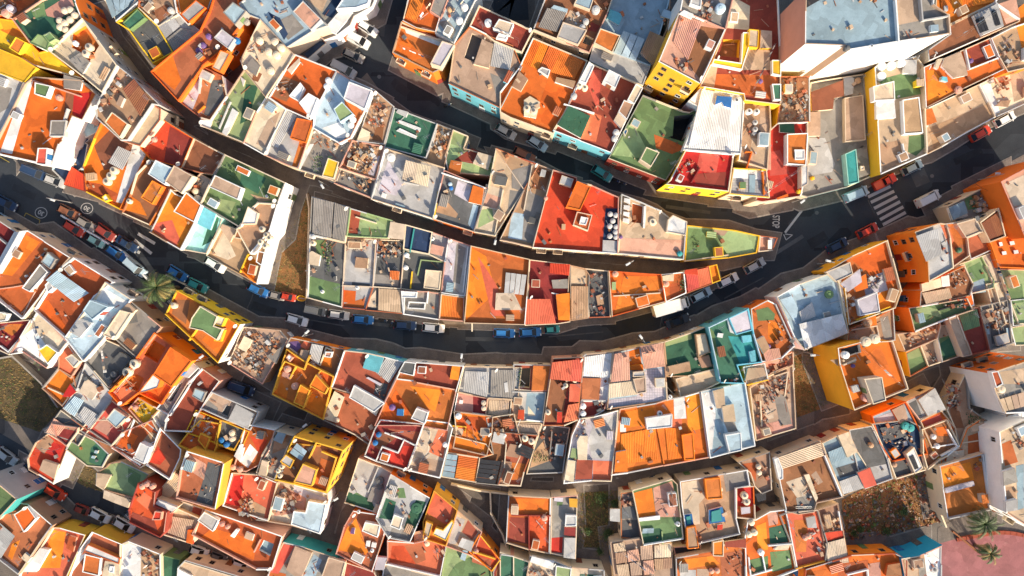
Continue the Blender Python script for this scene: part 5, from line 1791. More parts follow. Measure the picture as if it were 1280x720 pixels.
m = MB(); m.box((0, -.4, 0), (1.8, .8, .12)); m.box((0, -.78, .12), (1.8, .05, .8))
for s_ in (-.88, .88): m.box((s_, -.38, .12), (.05, .75, .8))
BALC = m.mesh('balcony'); BALC.materials.append(mat('cr', 'wall'))
DOORS = {}
for c in ('br', 'dg', 'gn', 'wh', 'bl', 'dr'):
    d = DOOR.copy(); d.materials.append(mat(c, 'plain')); DOORS[c] = d
PAVE = MB()
rng = random.Random(5)
def facade(h, root):
    """openings on every side of the house that is open to the air and turned to the light wells and streets"""
    P = h['P']; n = len(P); c0 = h['c']; street = False
    for i in range(n):
        a, b = P[i], P[(i+1) % n]; d = b - a; L = d.length
        if L < 1.6: continue
        e = d / L; nn = Vector((e.y, -e.x)); mid = (a + b) / 2
        gz = [height_at(a + d * t + nn * 1.3, h) for t in (.2, .5, .8)]
        zl = max(gz)
        if zl == 0 and L > 2: street = True
        if mid.length < 8 or nn.dot(mid.normalized()) > -.12: continue
        top = h['h']
        if top - zl < 2.4: continue
        floors = int((top - zl + .3) // 2.8); nw = max(1, int(L // 2.7))
        ang = math.atan2(e.y, e.x)
        for fl in range(floors):
            for w_ in range(nw):
                if rng.random() < (.12 if zl == 0 else .9) or h.get('blank'): continue
                p = a + e * (L * (w_ + .5) / nw + rng.uniform(-.25, .25)) - c0
                if zl == 0 and fl == 0 and w_ == nw // 2:
                    o = link('door', DOORS[rng.choice(list(DOORS))], root); o.location = (p.x, p.y, .12); o.rotation_euler.z = ang
                    o2 = link('handle', HANDLE, o); continue
                o = link('window', rng.choice(WINS), root); o.location = (p.x, p.y, top - 1.45 - 2.8 * fl); o.rotation_euler.z = ang
                link('pane', PANE, o)
                if zl == 0 and floors > 1 and fl < floors - 1 and rng.random() < .22:
                    bc = link('balcony', BALC, root); bc.location = (p.x, p.y, top - 1.45 - 2.8 * fl - .95); bc.rotation_euler.z = ang

    if street: zz = .085 + rng.uniform(0, .02); PAVE.prism([(v.x, v.y) for v in inset(P, -1.13)], -.05, zz, 1); PAVE.prism([(v.x, v.y) for v in inset(P, -1.0)], -.05, .11 + rng.uniform(0, .03))

TANK_MESH = {}
def tank(x, y, z, r, hh, code, label):
    key = (code, round(r, 2), round(hh, 2))
    if key not in TANK_MESH:
        m = MB(); n = 18
        prof = [(.94, 0), (1, .04), (1, .28), (.97, .3), (.97, .34), (1, .36), (1, .62), (.97, .64), (.97, .68), (1, .7), (1, .86), (.9, .94), (.72, 1.0)]
        vs = [(r*a*math.cos(2*math.pi*i/n), r*a*math.sin(2*math.pi*i/n), hh*b) for a, b in prof for i in range(n)]
        fs = [(k*n+i, k*n+(i+1) % n, (k+1)*n+(i+1) % n, (k+1)*n+i) for k in range(len(prof)-1) for i in range(n)]
        fs.append(tuple(range((len(prof)-1)*n, len(prof)*n))); m.add(vs, fs)
        b = m.mesh('body'); b.materials.append(mat(code, 'plain')); b.shade_smooth() if hasattr(b, 'shade_smooth') else None
        m = MB(); m.cyl((0, 0, hh), r*.42, .1, 14, 0, r*.36); l = m.mesh('lid'); l.materials.append(mat('dg' if code in ('cr','wh','lg') and rng.random() < .45 else code, 'plain'))
        m = MB(); m.rod((r*.95, 0, .15), (r*1.25, 0, .15), .04); m.rod((r*1.25, 0, .15), (r*1.25, 0, -.0), .04); pi = m.mesh('pipe'); pi.materials.append(MATS['steel'])
        TANK_MESH[key] = (b, l, pi)
    b, l, pi = TANK_MESH[key]
    t = empty('water_tank', (x, y, z), label, 'water tank', 'water tanks standing on the roofs', rng.uniform(0, 6))
    link('body', b, t); link('lid', l, t); link('pipe', pi, t)

def debris(m, poly, z, dens, r_):
    """loose stuff lying on a roof: planks, boxes, tubs, buckets"""
    xs = [p.x for p in poly]; ys = [p.y for p in poly]
    n = int(abs(area(poly)) * dens * 2.1)
    for _ in range(n):
        p = Vector((r_.uniform(min(xs), max(xs)), r_.uniform(min(ys), max(ys))))
        if not inside(p, poly): continue
        k = r_.random(); c = r_.randrange(8); a = r_.choice((0, math.pi/2)) + R(30) + r_.gauss(0, .25)
        if k < .45: m.box((p.x, p.y, z), (r_.uniform(.12, .55), r_.uniform(.12, .5), r_.uniform(.1, .6)), a, c)
        elif k < .75: m.box((p.x, p.y, z + r_.uniform(0, .25)), (r_.uniform(.6, 2.4), r_.uniform(.04, .12), .06), a, c)
        elif k < .92: m.cyl((p.x, p.y, z), r_.uniform(.1, .26), r_.uniform(.2, .6), 9, c)
        else: m.box((p.x, p.y, z), (r_.uniform(.5, 1.0), r_.uniform(.4, .8), r_.uniform(.4, .9)), a, c)
DEB = ['sa', 'br', 'gy', 'tn', 'br', 'dg', 'lg', 'tl']
def debris_mats(): return [mat(c, 'plain') for c in DEB]

def ribs(q, z, code, root, name, posts=None, dz=0, c0=Vector((0, 0))):
    """ribbed sheets laid side by side over a four-cornered area; ribs run along the first edge"""
    a, b, c, d = q[:4]
    width = ((d - a).length + (c - b).length) / 2; ns = max(1, round(width / 2.1)); per = max(3, int(width / ns / .3))
    for s in range(ns):
        m = MB(); zz = rng.uniform(0, .05); vs = []; cnt = per * 2
        for j in range(cnt + 1):
            t = (s + j / cnt) / ns; p0 = a.lerp(d, t); p1 = b.lerp(c, t); up = .035 if j % 2 else -.02
            ex = (p1 - p0).normalized() * rng.uniform(0, .04) * (1 if j == 0 else 0)
            for p in (p0 - ex, p1 + ex): vs.append((p.x - c0.x, p.y - c0.y, z + zz + up))
        fs = [(2*j, 2*j+1, 2*j+3, 2*j+2) for j in range(cnt)]
        fs += [(2*j+2 + 2*(cnt+1), 2*j+3 + 2*(cnt+1), 2*j+1 + 2*(cnt+1), 2*j + 2*(cnt+1)) for j in range(cnt)]
        vs += [(x, y, zz_ - .04) for x, y, zz_ in vs]; m.add(vs, fs); m.build(name, [mat(code, 'sheet')], root)

LOOK = {}
ORD = ['leftmost', 'second from left', 'third from left', 'fourth from left', 'fifth from left', 'sixth from left', 'seventh from left', 'eighth from left', 'ninth from left']
def house(h):
    P, H, ph, c0 = h['P'], h['h'], h['ph'], h['c']; lr = random.Random(int(abs(c0.x * 97 + c0.y * 13)))
    root = empty('house', (c0.x, c0.y, 0), h['label'], 'house')
    Q = [p - c0 for p in P]; n = len(Q)
    # outer walls, one side may have its own colour
    codes = [h['wall']]; em = []
    for i in range(n):
        e = h['edges'].get(h['eidx'][i]) if h['eidx'] else None
        if e is None: em.append(0)
        else:
            if e not in codes: codes.append(e)
            em.append(codes.index(e))
    vs = [(p.x, p.y, -.05) for p in Q] + [(p.x, p.y, H) for p in Q]
    link('wall', mesh('wall', vs, [(i, (i+1) % n, n+(i+1) % n, n+i) for i in range(n)], em), root, [mat(c, 'wall') for c in codes])
    # roof with sunken courts
    holes = []
    for k, a, px in h['sub']:
        if k == 'y':
            q = [W(x, y, H) for x, y in px]
            if area(q) > 0: q.reverse()
            lim = [p + c0 for p in inset(Q, .35)]; mc = sum(q, Vector((0, 0))) / len(q)
            for _ in range(12):
                if all(inside(v, lim) for v in q): break
                q = [mc.lerp(v, .93) for v in q]
            holes.append((float(a[0]), a[1], a[2] if len(a) > 2 else h['pc'], [p - c0 for p in q]))
    In = inset(Q, .12) if ph > .05 else Q
    tr = tri(In, [q[3] for q in holes]); av = list(In) + [p for q in holes for p in q[3]]
    link('roof', mesh('roof', [(p.x, p.y, H) for p in av], tr), root, [mat(h['roof'], 'roof')])
    for dep, fc, wc, q in holes:
        k = len(q); vv = [(p.x, p.y, H - dep) for p in q] + [(p.x, p.y, H) for p in q]
        co = link('courtyard', mesh('courtyard', vv, [(i, (i+1) % k, k+(i+1) % k, k+i) for i in range(k)]), root, [mat(wc, 'wall')])
        qq = list(reversed(q)); link('courtyard_floor', mesh('courtyard_floor', [(p.x, p.y, H - dep) for p in qq], tri(qq)), co, [mat(fc, 'roof')])
    # parapet: one run along each side, each with its own height and paint, some worn or left low
    if ph > .05:
        t = lr.uniform(.12, .18); I = inset(Q, t); O2 = inset(Q, -.02); z0 = H - .25; vs = []; fs = []; mi = []
        alt = {'wh': ['wh', 'cr', 'sa', 'lg', 'pk', 'cr'], 'cr': ['sa', 'gy', 'tn', 'pk', 'lg', 'cr', 'tl', h['roof']]}.get(h['pc'], [h['pc'], h['pc'], h['wall']])
        first = lr.choice(alt); cd = [first, h['wall'], h['pc'], lr.choice(alt)] + codes[1:]
        for i in range(n):
            j = (i+1) % n; z1 = H + ph * lr.choice((1, 1, 1.0, .85, .7, 1.15)) + lr.uniform(-.05, .05); k = len(vs); L = (Q[j] - Q[i]).length
            cc = lr.choice((0, 0, 2, 3)); u = lr.uniform(.3, .7) if L > 6 and lr.random() < .5 else 1.0
            runs = [(0, u, z1, cc), (u, 1, z1 - lr.uniform(.04, .3), lr.choice((0, 2, 3)))] if u < 1 else [(0, 1, z1, cc)]
            for u0, u1, zz, c2 in runs:
                k = len(vs); oa, ob, ia, ib = O2[i].lerp(O2[j], u0), O2[i].lerp(O2[j], u1), I[i].lerp(I[j], u0), I[i].lerp(I[j], u1)
                for z in (z0, zz): vs += [(oa.x, oa.y, z), (ob.x, ob.y, z), (ib.x, ib.y, z), (ia.x, ia.y, z)]
                fs += [(k, k+1, k+5, k+4), (k+4, k+5, k+6, k+7), (k+2, k+3, k+7, k+6), (k+1, k+2, k+6, k+5), (k+3, k, k+4, k+7)]
                mi += [(em[i] + 3) if em[i] else 1, c2, c2, c2, c2]
        link('parapet', mesh('parapet', vs, fs, mi), root, [mat(c, 'wall') for c in cd])
    deb = MB(); tanks = []
    for k, a, px in h['sub']:
        if k == 'b':
            dz = float(a[0]) + lr.uniform(0, .03); tc_ = a[1]; sc = a[2] if len(a) > 2 else h['pc']
            q = [W(x, y, H + dz) - c0 for x, y in px]
            if area(q) < 0: q.reverse()
            m = MB(); m.prism(q, H - .02, H + dz - .1); rm = m.build('rooftop_room', [mat(sc, 'wall')], root)
            m = MB(); i2 = inset(q, .16); nn = len(q)
            if dz > .9:
                vs = [(p.x, p.y, H+dz-.1) for p in q] + [(p.x, p.y, H+dz+.1) for p in q] + [(p.x, p.y, H+dz+.1) for p in i2] + [(p.x, p.y, H+dz-.03) for p in i2]
                fs = []
                for i in range(nn):
                    j = (i+1) % nn; fs += [(i, j, nn+j, nn+i), (nn+i, nn+j, 2*nn+j, 2*nn+i), (2*nn+i, 2*nn+j, 3*nn+j, 3*nn+i)]
                mi = [0] * len(fs); t3 = tri(i2); fs += [tuple(3*nn + v for v in t) for t in t3]; mi += [1] * len(t3)
                link('room_roof', mesh('room_roof', vs, fs, mi), rm, [mat(sc, 'wall'), mat(tc_, 'roof')])
                if dz > 1.8:   # a door in the side that faces the roof's middle
                    best = max(range(nn), key=lambda i: (q[(i+1) % nn] - q[i]).length)
                    a_, b_ = q[best], q[(best+1) % nn]; e = (b_ - a_).normalized(); p = (a_ + b_) / 2
                    o = link('door', DOORS[lr.choice(list(DOORS))], rm); o.location = (p.x, p.y, H + .02); o.rotation_euler.z = math.atan2(e.y, e.x); o.scale = (.8, 1, .82)
            else:
                m.prism(q, H + dz - .1, H + dz); m.build('room_roof', [mat(tc_, 'roof')], rm)
        elif k == 'f':
            z = H + .012 + lr.uniform(0, .012); q = [W(x, y, z) - c0 for x, y in px]
            if area(q) < 0: q.reverse()
            kind = 'tile' if len(a) > 1 and a[1] == 'tile' else 'roof'
            m = MB(); m.prism(q, H - .01, z); m.build('floor_area', [mat(a[0], kind)], root)
        elif k == 'c':
            dz = float(a[0]); q = [W(x, y, H + dz) for x, y in px]
            ribs(q, H + dz, a[1], root, 'roof_sheet', c0=c0)
            if dz > .9:
                m = MB()
                for p in inset([p - c0 for p in q] if area(q) > 0 else [p - c0 for p in reversed(q)], .15): m.rod((p.x, p.y, H), (p.x, p.y, H + dz - .06), .05)
                m.build('post_frame', [mat('br', 'plain')], root)
        elif k == 'w':
            dz = float(a[0]); q = [W(x, y, H + dz) - c0 for x, y in px]
            for i in range(len(q) - 1):
                u = q[i+1] - q[i]; L = u.length
                if L < .05: continue
                cc = (q[i] + q[i+1]) / 2; m = MB(); m.box((cc.x, cc.y, H - .01), (L + .2, .22, dz + .01 + lr.uniform(0, .02)), math.atan2(u.y, u.x)); m.build('partition_wall', [mat(a[1], 'wall')], root)
        elif k == 'p':   # solar collector or panel: rows of dark panes
            dz = float(a[0]); q = [W(x, y, H + dz) - c0 for x, y in px]; ns = int(a[2]) if len(a) > 2 else 3
            for s_ in range(ns):
                t0, t1 = (s_ + .05) / ns, (s_ + .95) / ns
                r4 = [q[0].lerp(q[3], t0), q[1].lerp(q[2], t0), q[1].lerp(q[2], t1), q[0].lerp(q[3], t1)]
                if area(r4) < 0: r4.reverse()
                m = MB(); m.prism(r4, H + dz - .08, H + dz, 0, True); m.build('panel', [mat(a[1], 'sheet')], root)
        elif k == 't':
            for x, y in px: tanks.append((x, y, a[0], float(a[1]), float(a[2])))
        elif k == 'q':
            debris(deb, [W(x, y, H) - c0 for x, y in px], H, float(a[0]), lr)
        elif k == 'g':   # greenery in beds
            q = [W(x, y, H) - c0 for x, y in px]; m = MB(); xs = [p.x for p in q]; ys = [p.y for p in q]
            for _ in range(int(abs(area(q)) * 26)):
                p = Vector((lr.uniform(min(xs), max(xs)), lr.uniform(min(ys), max(ys))))
                if not inside(p, q): continue
                z = H + lr.uniform(.05, .7); s = lr.uniform(.08, .2); u = Vector((lr.gauss(0,1), lr.gauss(0,1), lr.gauss(0,.6))).normalized() * s; v = u.orthogonal().normalized() * s * .7; o_ = Vector((p.x, p.y, z))
                m.add([o_ - u, o_ + v, o_ + u, o_ - v], [(0, 1, 2, 3)], 0 if lr.random() < .75 else 1)
            if m.v: tag(m.build('planting', ['leaf', 'grass_green'], root), kind='stuff')
    # smaller built things on the roof terraces: low sheds by the parapet, washing lines, dishes
    A = abs(area(Q)); taken = [[W(x, y, H) - c0 for x, y in px] for k, a, px in h['sub'] if k in 'bycp' and len(px) > 2]
    tpos = [W(x, y, H) - c0 for k, a, px in h['sub'] if k == 't' for x, y in px]
    def free(p, r):
        if not inside(p, Q): return False
        for q in taken:
            if inside(p, q) or min((p - (q[i] + q[(i+1) % len(q)]) / 2).length for i in range(len(q))) < r * .8 or min((p - v).length for v in q) < r: return False
        return all((p - v).length > r for v in tpos)
    In2 = inset(Q, 1.35)
    for _ in range(min(4, int(A / 38)) if 'big' not in h else 0):
        i = lr.randrange(n); e = Q[(i+1) % n] - Q[i]
        if e.length < 3.2: continue
        p = In2[i].lerp(In2[(i+1) % n], lr.uniform(.1, .9)); sx_, sy_ = lr.uniform(1.2, 2.6), lr.uniform(1.0, 1.9)
        if not free(p, 1.7): continue
        an = math.atan2(e.y, e.x); ca, sa = math.cos(an), math.sin(an); q = [p + Vector((ca*a-sa*b, sa*a+ca*b)) for a, b in ((-sx_/2,-sy_/2),(sx_/2,-sy_/2),(sx_/2,sy_/2),(-sx_/2,sy_/2))]
        if not all(inside(v, Q) for v in q): continue
        taken.append(q); code = lr.choice(['sa', 'gy', 'tn', 'lg', 'tl', h['roof'], 'tc', 'br', 'mt']); z = H + lr.uniform(.5, 1.5)
        if lr.random() < .45: ribs([v + c0 for v in q], z, code, root, 'roof_sheet', c0=c0); m = MB(); m.prism(inset(q, .08), H - .01, z - .08); m.build('shed', [mat(lr.choice((h['wall'], 'sa', 'cr')), 'wall')], root)
        else:
            m = MB(); m.prism(q, H - .01, z, 0); m.prism(inset(q, .13), z + .001, z + .012, 1); m.build('shed', [mat(lr.choice((h['wall'], h['pc'])), 'wall'), mat(code, 'roof')], root)
    if A > 45 and lr.random() < .25 and not h.get('big'):
        i = lr.randrange(n); a_, b_ = In2[i], In2[(i + 2) % n] if n > 3 else In2[(i+1) % n]
        if 3 < (b_ - a_).length < 14:
            m = MB(); d = (b_ - a_).normalized(); z = H + 1.9; m.rod((a_.x, a_.y, H), (a_.x, a_.y, z), .03); m.rod((b_.x, b_.y, H), (b_.x, b_.y, z), .03)
            m.rod((a_.x, a_.y, z), (b_.x, b_.y, z), .012, 3); m.rod((a_.x - d.y*.3, a_.y + d.x*.3, z), (b_.x - d.y*.3, b_.y + d.x*.3, z), .012, 3); s_ = .6; L = (b_ - a_).length
            while s_ < L - .8:
                w = lr.uniform(.3, .8)
                if lr.random() < .6:
                    u = a_ + d * s_; v = a_ + d * (s_ + w); dr_ = lr.uniform(.4, 1.0); k_ = lr.uniform(-.15, .15)
                    m.add([(u.x, u.y, z), (v.x, v.y, z), (v.x - d.y*k_, v.y + d.x*k_, z - dr_), (u.x - d.y*k_, u.y + d.x*k_, z - dr_)], [(0,1,2,3)], lr.randrange(1, 6))
                s_ += w + .1
            m.build('washing_line', ['steel'] + [mat(c, 'plain') for c in ('wh', 'lb', 'cr', 'nv', 'pk')], root)
    if A > 40 and lr.random() < .5:
        i = lr.randrange(n); p = inset(Q, .5)[i]
        if inside(p, Q):
            m = MB(); m.rod((p.x, p.y, H), (p.x, p.y, H + 1.3), .03); tilt = Vector((.75, -.45, .5)).normalized(); u = tilt.orthogonal().normalized(); w = tilt.cross(u); c = Vector((p.x, p.y, H + 1.35)); N = 12
            vs = [c] + [c + tilt * .06 + (u * math.cos(2*math.pi*k/N) + w * math.sin(2*math.pi*k/N)) * .24 for k in range(N)] + [c + tilt * .16 + (u * math.cos(2*math.pi*k/N) + w * math.sin(2*math.pi*k/N)) * .45 for k in range(N)]
            m.add(vs, [(0, 1+k, 1+(k+1) % N) for k in range(N)] + [(1+k, 1+N+k, 1+N+(k+1) % N, 1+(k+1) % N) for k in range(N)], 1); m.rod(c, c + tilt * .55, .015, 3)
            m.build('satellite_dish', ['steel', mat('lg', 'plain')], root)
    # general roof wear every home here has: a few pipes, vents and boxes by the parapet
    inner = inset(Q, .8)
    if abs(area(Q)) > 25:
        debris(deb, inner, H, .055, lr)
        if lr.random() < .75:
            i = lr.randrange(n); a_, b_ = inner[i], inner[(i+1) % n]; m = MB()
            p = a_.lerp(b_, lr.uniform(.2, .8)); m.rod((p.x, p.y, H), (p.x, p.y, H + 2.4), .035)
            an = lr.choice((R(35), R(-50)))
            for k_ in range(6):
                z = H + 2.3; u = Vector((math.cos(an), math.sin(an))); w = Vector((-u.y, u.x)) * (.45 - .05 * k_); s = p + u * (.22 * k_ - .5)
                m.rod((s.x - w.x, s.y - w.y, z), (s.x + w.x, s.y + w.y, z), .02, 4)
            m.rod((p.x - u.x * .6, p.y - u.y * .6, H + 2.3), (p.x + u.x * .7, p.y + u.y * .7, H + 2.3), .025, 4)
            m.build('aerial', ['steel'], root)
    if deb.v: tag(deb.build('roof_clutter', debris_mats(), root), kind='stuff')
    facade(h, root)
    tanks.sort(); 
    tail = h['label']
    for i, (x, y, code, r, hh) in enumerate(tanks):
        p = W(x, y, H + hh); cn = {'cr': 'cream', 'wh': 'white', 'dg': 'dark', 'bl': 'blue', 'nv': 'dark blue', 'pu': 'purple', 'lg': 'grey', 'pk': 'pink', 'lb': 'pale blue', 'gy': 'grey', 'dn': 'dark green', 'tn': 'tan', 'te': 'teal'}.get(code, {'oc':'yellow','ye':'yellow','gn':'green','or':'orange'}.get(code,'plain'))
        pre = cn + ' round water tank on the ' if len(tanks) == 1 else ORD[i] + (' ' if i == 0 else ' ') + cn + ' tank on the '
        tank(p.x, p.y, H, r, hh, code, ' '.join((pre + tail).split()[:16]))
for h in HOUSES: house(h)
o = PAVE.build('pavement', ['pavement_slabs', 'kerb_stone']); o['kind'] = 'structure'
# ---------------------------------------------------------------- ground, streets and plots
def sheet(name, px, z, m, kind='structure'):
    q = [W(x, y) for x, y in px]
    if area(q) < 0: q.reverse()
    o = link(name, mesh(name, [(p.x, p.y, z) for p in q], tri(q)), None, [MATS[m]]); o['kind'] = kind; return o
g = MB(); g.add([(-900, -900, 0), (900, -900, 0), (900, 900, 0), (-900, 900, 0)], [(0, 1, 2, 3)])
o = g.build('ground', ['lane_concrete']); o['kind'] = 'structure'
def smooth(P, it=2):
    for _ in range(it):
        Q = [P[0]]
        for a, b in zip(P, P[1:]): Q += [(a[0]*.75 + b[0]*.25, a[1]*.75 + b[1]*.25), (a[0]*.25 + b[0]*.75, a[1]*.25 + b[1]*.75)]
        P = Q + [P[-1]]
    return P
def ribbon(name, P, w, z, m):
    P = [W(x, y) for x, y in smooth(P)]; L, Rr = [], []
    for i, p in enumerate(P):
        d = (P[min(i+1, len(P)-1)] - P[max(i-1, 0)]).normalized(); n = Vector((-d.y, d.x)) * w / 2; L.append(p + n); Rr.append(p - n)
    vs = [(p.x, p.y, z) for p in Rr] + [(p.x, p.y, z) for p in L]; k = len(P)
    o = link(name, mesh(name, vs, [(i, i+1, k+i+1, k+i) for i in range(k-1)]), None, [MATS[m]]); o['kind'] = 'structure'
ribbon('road', [(-80, 190), (0, 226), (60, 262), (120, 292), (180, 322), (240, 350), (300, 374), (380, 396), (460, 407), (560, 415), (640, 419), (720, 412), (800, 397), (870, 376), (940, 338), (1000, 302), (1060, 268), (1120, 240), (1200, 200), (1330, 135)], 15.5, .004, 'asphalt')
ribbon('road', [(-80, 250), (0, 288), (60, 312), (120, 336), (185, 362), (200, 366)], 8.5, .008, 'asphalt')
ribbon('road', [(470, -60), (470, 0), (478, 45), (500, 90), (560, 130), (640, 160), (700, 185), (760, 215), (830, 245), (900, 264), (1000, 275)], 12, .012, 'asphalt')
ribbon('road', [(400, 110), (440, 70), (480, 30)], 9, .016, 'asphalt')
ribbon('road', [(-60, 545), (20, 590), (100, 640), (180, 675), (280, 705), (420, 735)], 10.5, .020, 'asphalt')
ribbon('road', [(640, -40), (625, 8), (660, 6)], 6, .024, 'asphalt')
ribbon('road', [(1170, 268), (1230, 238), (1290, 205), (1340, 180)], 8, .026, 'asphalt')
sheet('traffic_island', [(1188, 243), (1215, 228), (1300, 182), (1300, 190), (1222, 236), (1196, 250)], .07, 'pavement_slabs')
sheet('forecourt', [(900, 325), (960, 285), (1010, 262), (1000, 330), (930, 350)], .028, 'asphalt')

rs = random.Random(3)
def plot(name, px, m, tufts, z=.02, per=7, hgt=.35, mats=('grass_dry', 'grass_green'), label='grass'):
    o = sheet(name, px, z, m); q = [W(x, y) for x, y in px]
    xs = [p.x for p in q]; ys = [p.y for p in q]; mb = MB()
    for _ in range(int(abs(area(q)) * per)):
        p = Vector((rs.uniform(min(xs), max(xs)), rs.uniform(min(ys), max(ys))))
        if not inside(p, q): continue
        n = math.sin(p.x * .55 + 2) * math.cos(p.y * .5 + p.x * .2)
        if tufts == 'grass':
            mi = 0 if rs.random() < .62 + .3 * n else 1; s = rs.uniform(.3, 1.0) * hgt
            for _k in range(3):
                a = rs.uniform(0, 6.28); b = Vector((math.cos(a), math.sin(a)))
                mb.add([(p.x - b.y * .05, p.y + b.x * .05, z), (p.x + b.y * .05, p.y - b.x * .05, z), (p.x + b.x * s * .9, p.y + b.y * s * .9, z + s)], [(0, 1, 2)], mi)
        else:
            s = rs.uniform(.08, .42) * (1 if rs.random() < .85 else 2.2); mi = rs.randrange(len(mats))
            vs = [Vector((rs.uniform(-1, 1), rs.uniform(-1, 1), rs.uniform(-.3, 1))).normalized() * s * .6 + Vector((p.x, p.y, z + s * .15)) for _k in range(6)]
            mb.add(vs, [(0,1,2),(0,2,3),(0,3,4),(0,4,5),(1,3,5),(2,4,5),(1,2,4),(5,1,0)], mi)
    o = link(label, mb.mesh(label), None, [MATS[x] if x in MATS else mat(x, 'plain') for x in mats]); o['kind'] = 'stuff'
    o['label'] = {'grass': 'dry grass and weeds growing on the empty plot', 'rubble': 'loose rubble and litter strewn over the empty plot'}[label]
plot('grassy_plot', [(385, 240), (390, 250), (388, 292), (384, 374), (333, 362), (355, 300)], 'dry_soil', 'grass', .03, 14)
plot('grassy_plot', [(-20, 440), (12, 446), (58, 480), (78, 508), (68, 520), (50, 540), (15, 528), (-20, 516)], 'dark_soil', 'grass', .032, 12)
plot('grassy_plot', [(990, 438), (1026, 430), (1042, 505), (996, 522)], 'dry_soil', 'grass', .034, 14)
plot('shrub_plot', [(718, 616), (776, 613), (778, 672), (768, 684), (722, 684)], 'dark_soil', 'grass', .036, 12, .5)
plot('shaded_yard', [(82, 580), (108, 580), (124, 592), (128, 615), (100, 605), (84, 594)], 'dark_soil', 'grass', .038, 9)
plot('rubble_plot', [(1052, 625), (1080, 610), (1120, 598), (1162, 585), (1172, 592), (1174, 652), (1110, 668), (1056, 676)], 'dry_soil', 'rubble', .04, 13, mats=('tn', 'gy', 'br', 'sa', 'tl', 'grass_green', 'grass_dry', 'br', 'dg'), label='rubble')
# shrubs standing on the two rougher plots
def shrub(px, py, r, label, h=1.6):
    p = W(px, py, h * .6); t = empty('shrub', (p.x, p.y, 0), label, 'shrub', 'shrubs on the empty plots')
    m = MB()
    for _ in range(int(420 * r)):
        u = Vector((rs.gauss(0, 1), rs.gauss(0, 1), rs.gauss(0, 1))).normalized() * r * rs.uniform(.35, 1.0) * (1 + .35 * math.sin(rs.uniform(0, 6)))
        c = Vector((u.x, u.y, h * .55 + u.z * .7)); s = rs.uniform(.06, .16); a = Vector((rs.gauss(0,1), rs.gauss(0,1), rs.gauss(0,.5))).normalized() * s; b = a.orthogonal().normalized() * s * .7
        m.add([c - a, c + b, c + a, c - b], [(0, 1, 2, 3)], 0 if rs.random() < .7 else 1)
    m.build('crown', ['leaf', 'grass_green'], t)
    m = MB()
    for k in range(4):
        a = k * 1.6 + rs.random(); m.rod((0, 0, 0), (math.cos(a) * r * .5, math.sin(a) * r * .5, h * .6), .04)
    m.build('stem', ['bark'], t)
for px, py, r, lb in ((752, 622, 1.3, 'dark shrub at the upper middle of the shrub yard'), (768, 630, 1.1, 'dark shrub beside the grey cabin in the yard'), (735, 664, .9, 'small shrub in the lower left of the shrub yard'),
    (760, 668, 1.2, 'dark shrub by the barn roof in the yard'), (750, 690, .8, 'single dark bush standing in the lane below the yard'), (1108, 664, 1.0, 'green bush on the rubble plot beside the lower alley'),
    (1068, 667, .8, 'green bush at the left foot of the rubble plot'), (1076, 662, .7, 'low bush beside the left foot of the rubble plot'), (1130, 640, .9, 'dark bush in the shaded half of the rubble plot'), (345, 246 + 0, .01, '')):
    if lb: shrub(px, py, r, lb)

# plaza at the lower right
mat('pp', 'roof')
sheet('plaza', [(1172, 672), (1195, 664), (1330, 650), (1330, 760), (1172, 760)], .044, 'pp_roof')
sheet('paved_verge', [(1172, 660), (1210, 640), (1330, 655), (1330, 672), (1250, 664), (1200, 672), (1172, 680)], .048, 'pavement_slabs')
cv = [(1195, 674), (1225, 668), (1250, 664), (1280, 668), (1310, 682)]
mb = MB()
P = [W(x, y) for x, y in smooth(cv)]
for i in range(len(P) - 1):
    u = P[i+1] - P[i]; c = (P[i] + P[i+1]) / 2; mb.box((c.x, c.y, 0), (u.length + .1, .7, .45), math.atan2(u.y, u.x))
tag(mb.build('bench', [mat('dr', 'wall')]), 'curved dark red low bench wall along the pink plaza', 'bench')
# alley edge walls
def low_wall(px, h, t, code, label, name='wall'):
    mb = MB(); P = [W(x, y) for x, y in px]
    for i in range(len(P) - 1):
        u = P[i+1] - P[i]; c = (P[i] + P[i+1]) / 2; mb.box((c.x, c.y, -.02), (u.length + t * .8, t, h + .01 * i), math.atan2(u.y, u.x))
    tag(mb.build(name, [mat(code, 'wall')]), label, 'wall')
low_wall([(80, 270), (110, 288), (135, 303), (156, 315), (172, 330), (180, 342), (188, 350)], .9, .35, 'wh', 'white low divider wall between two rows of parked cars')
low_wall([(386, 244), (389, 262), (388, 300), (386, 372)], 1.6, .25, 'cr', 'thin cream wall between grassy plot and sheet roofed house')
low_wall([(613, 614), (614, 640), (628, 665), (636, 690)], 1.4, .3, 'cr', 'curved pale wall around the sunken lane by the red roofs')
low_wall([(565, 604), (600, 612), (636, 616)], 1.0, .35, 'cr', 'pale retaining wall at the tip of the lower junction')
low_wall([(1167, 588), (1170, 640), (1176, 655)], 1.8, .3, 'cr', 'pale wall at the right side of the rubble plot')
low_wall([(1190, 664), (1205, 676), (1222, 690)], .5, .3, 'br', 'short dark kerb wall between verge and pink plaza')
low_wall([(210, 344), (230, 354), (252, 364)], .8, .3, 'cr', 'low pale wall right of the big palm')
low_wall([(0, 448), (22, 444), (58, 478), (78, 507)], 1.6, .3, 'gy', 'grey wall along the upper edge of the dark grassy plot')

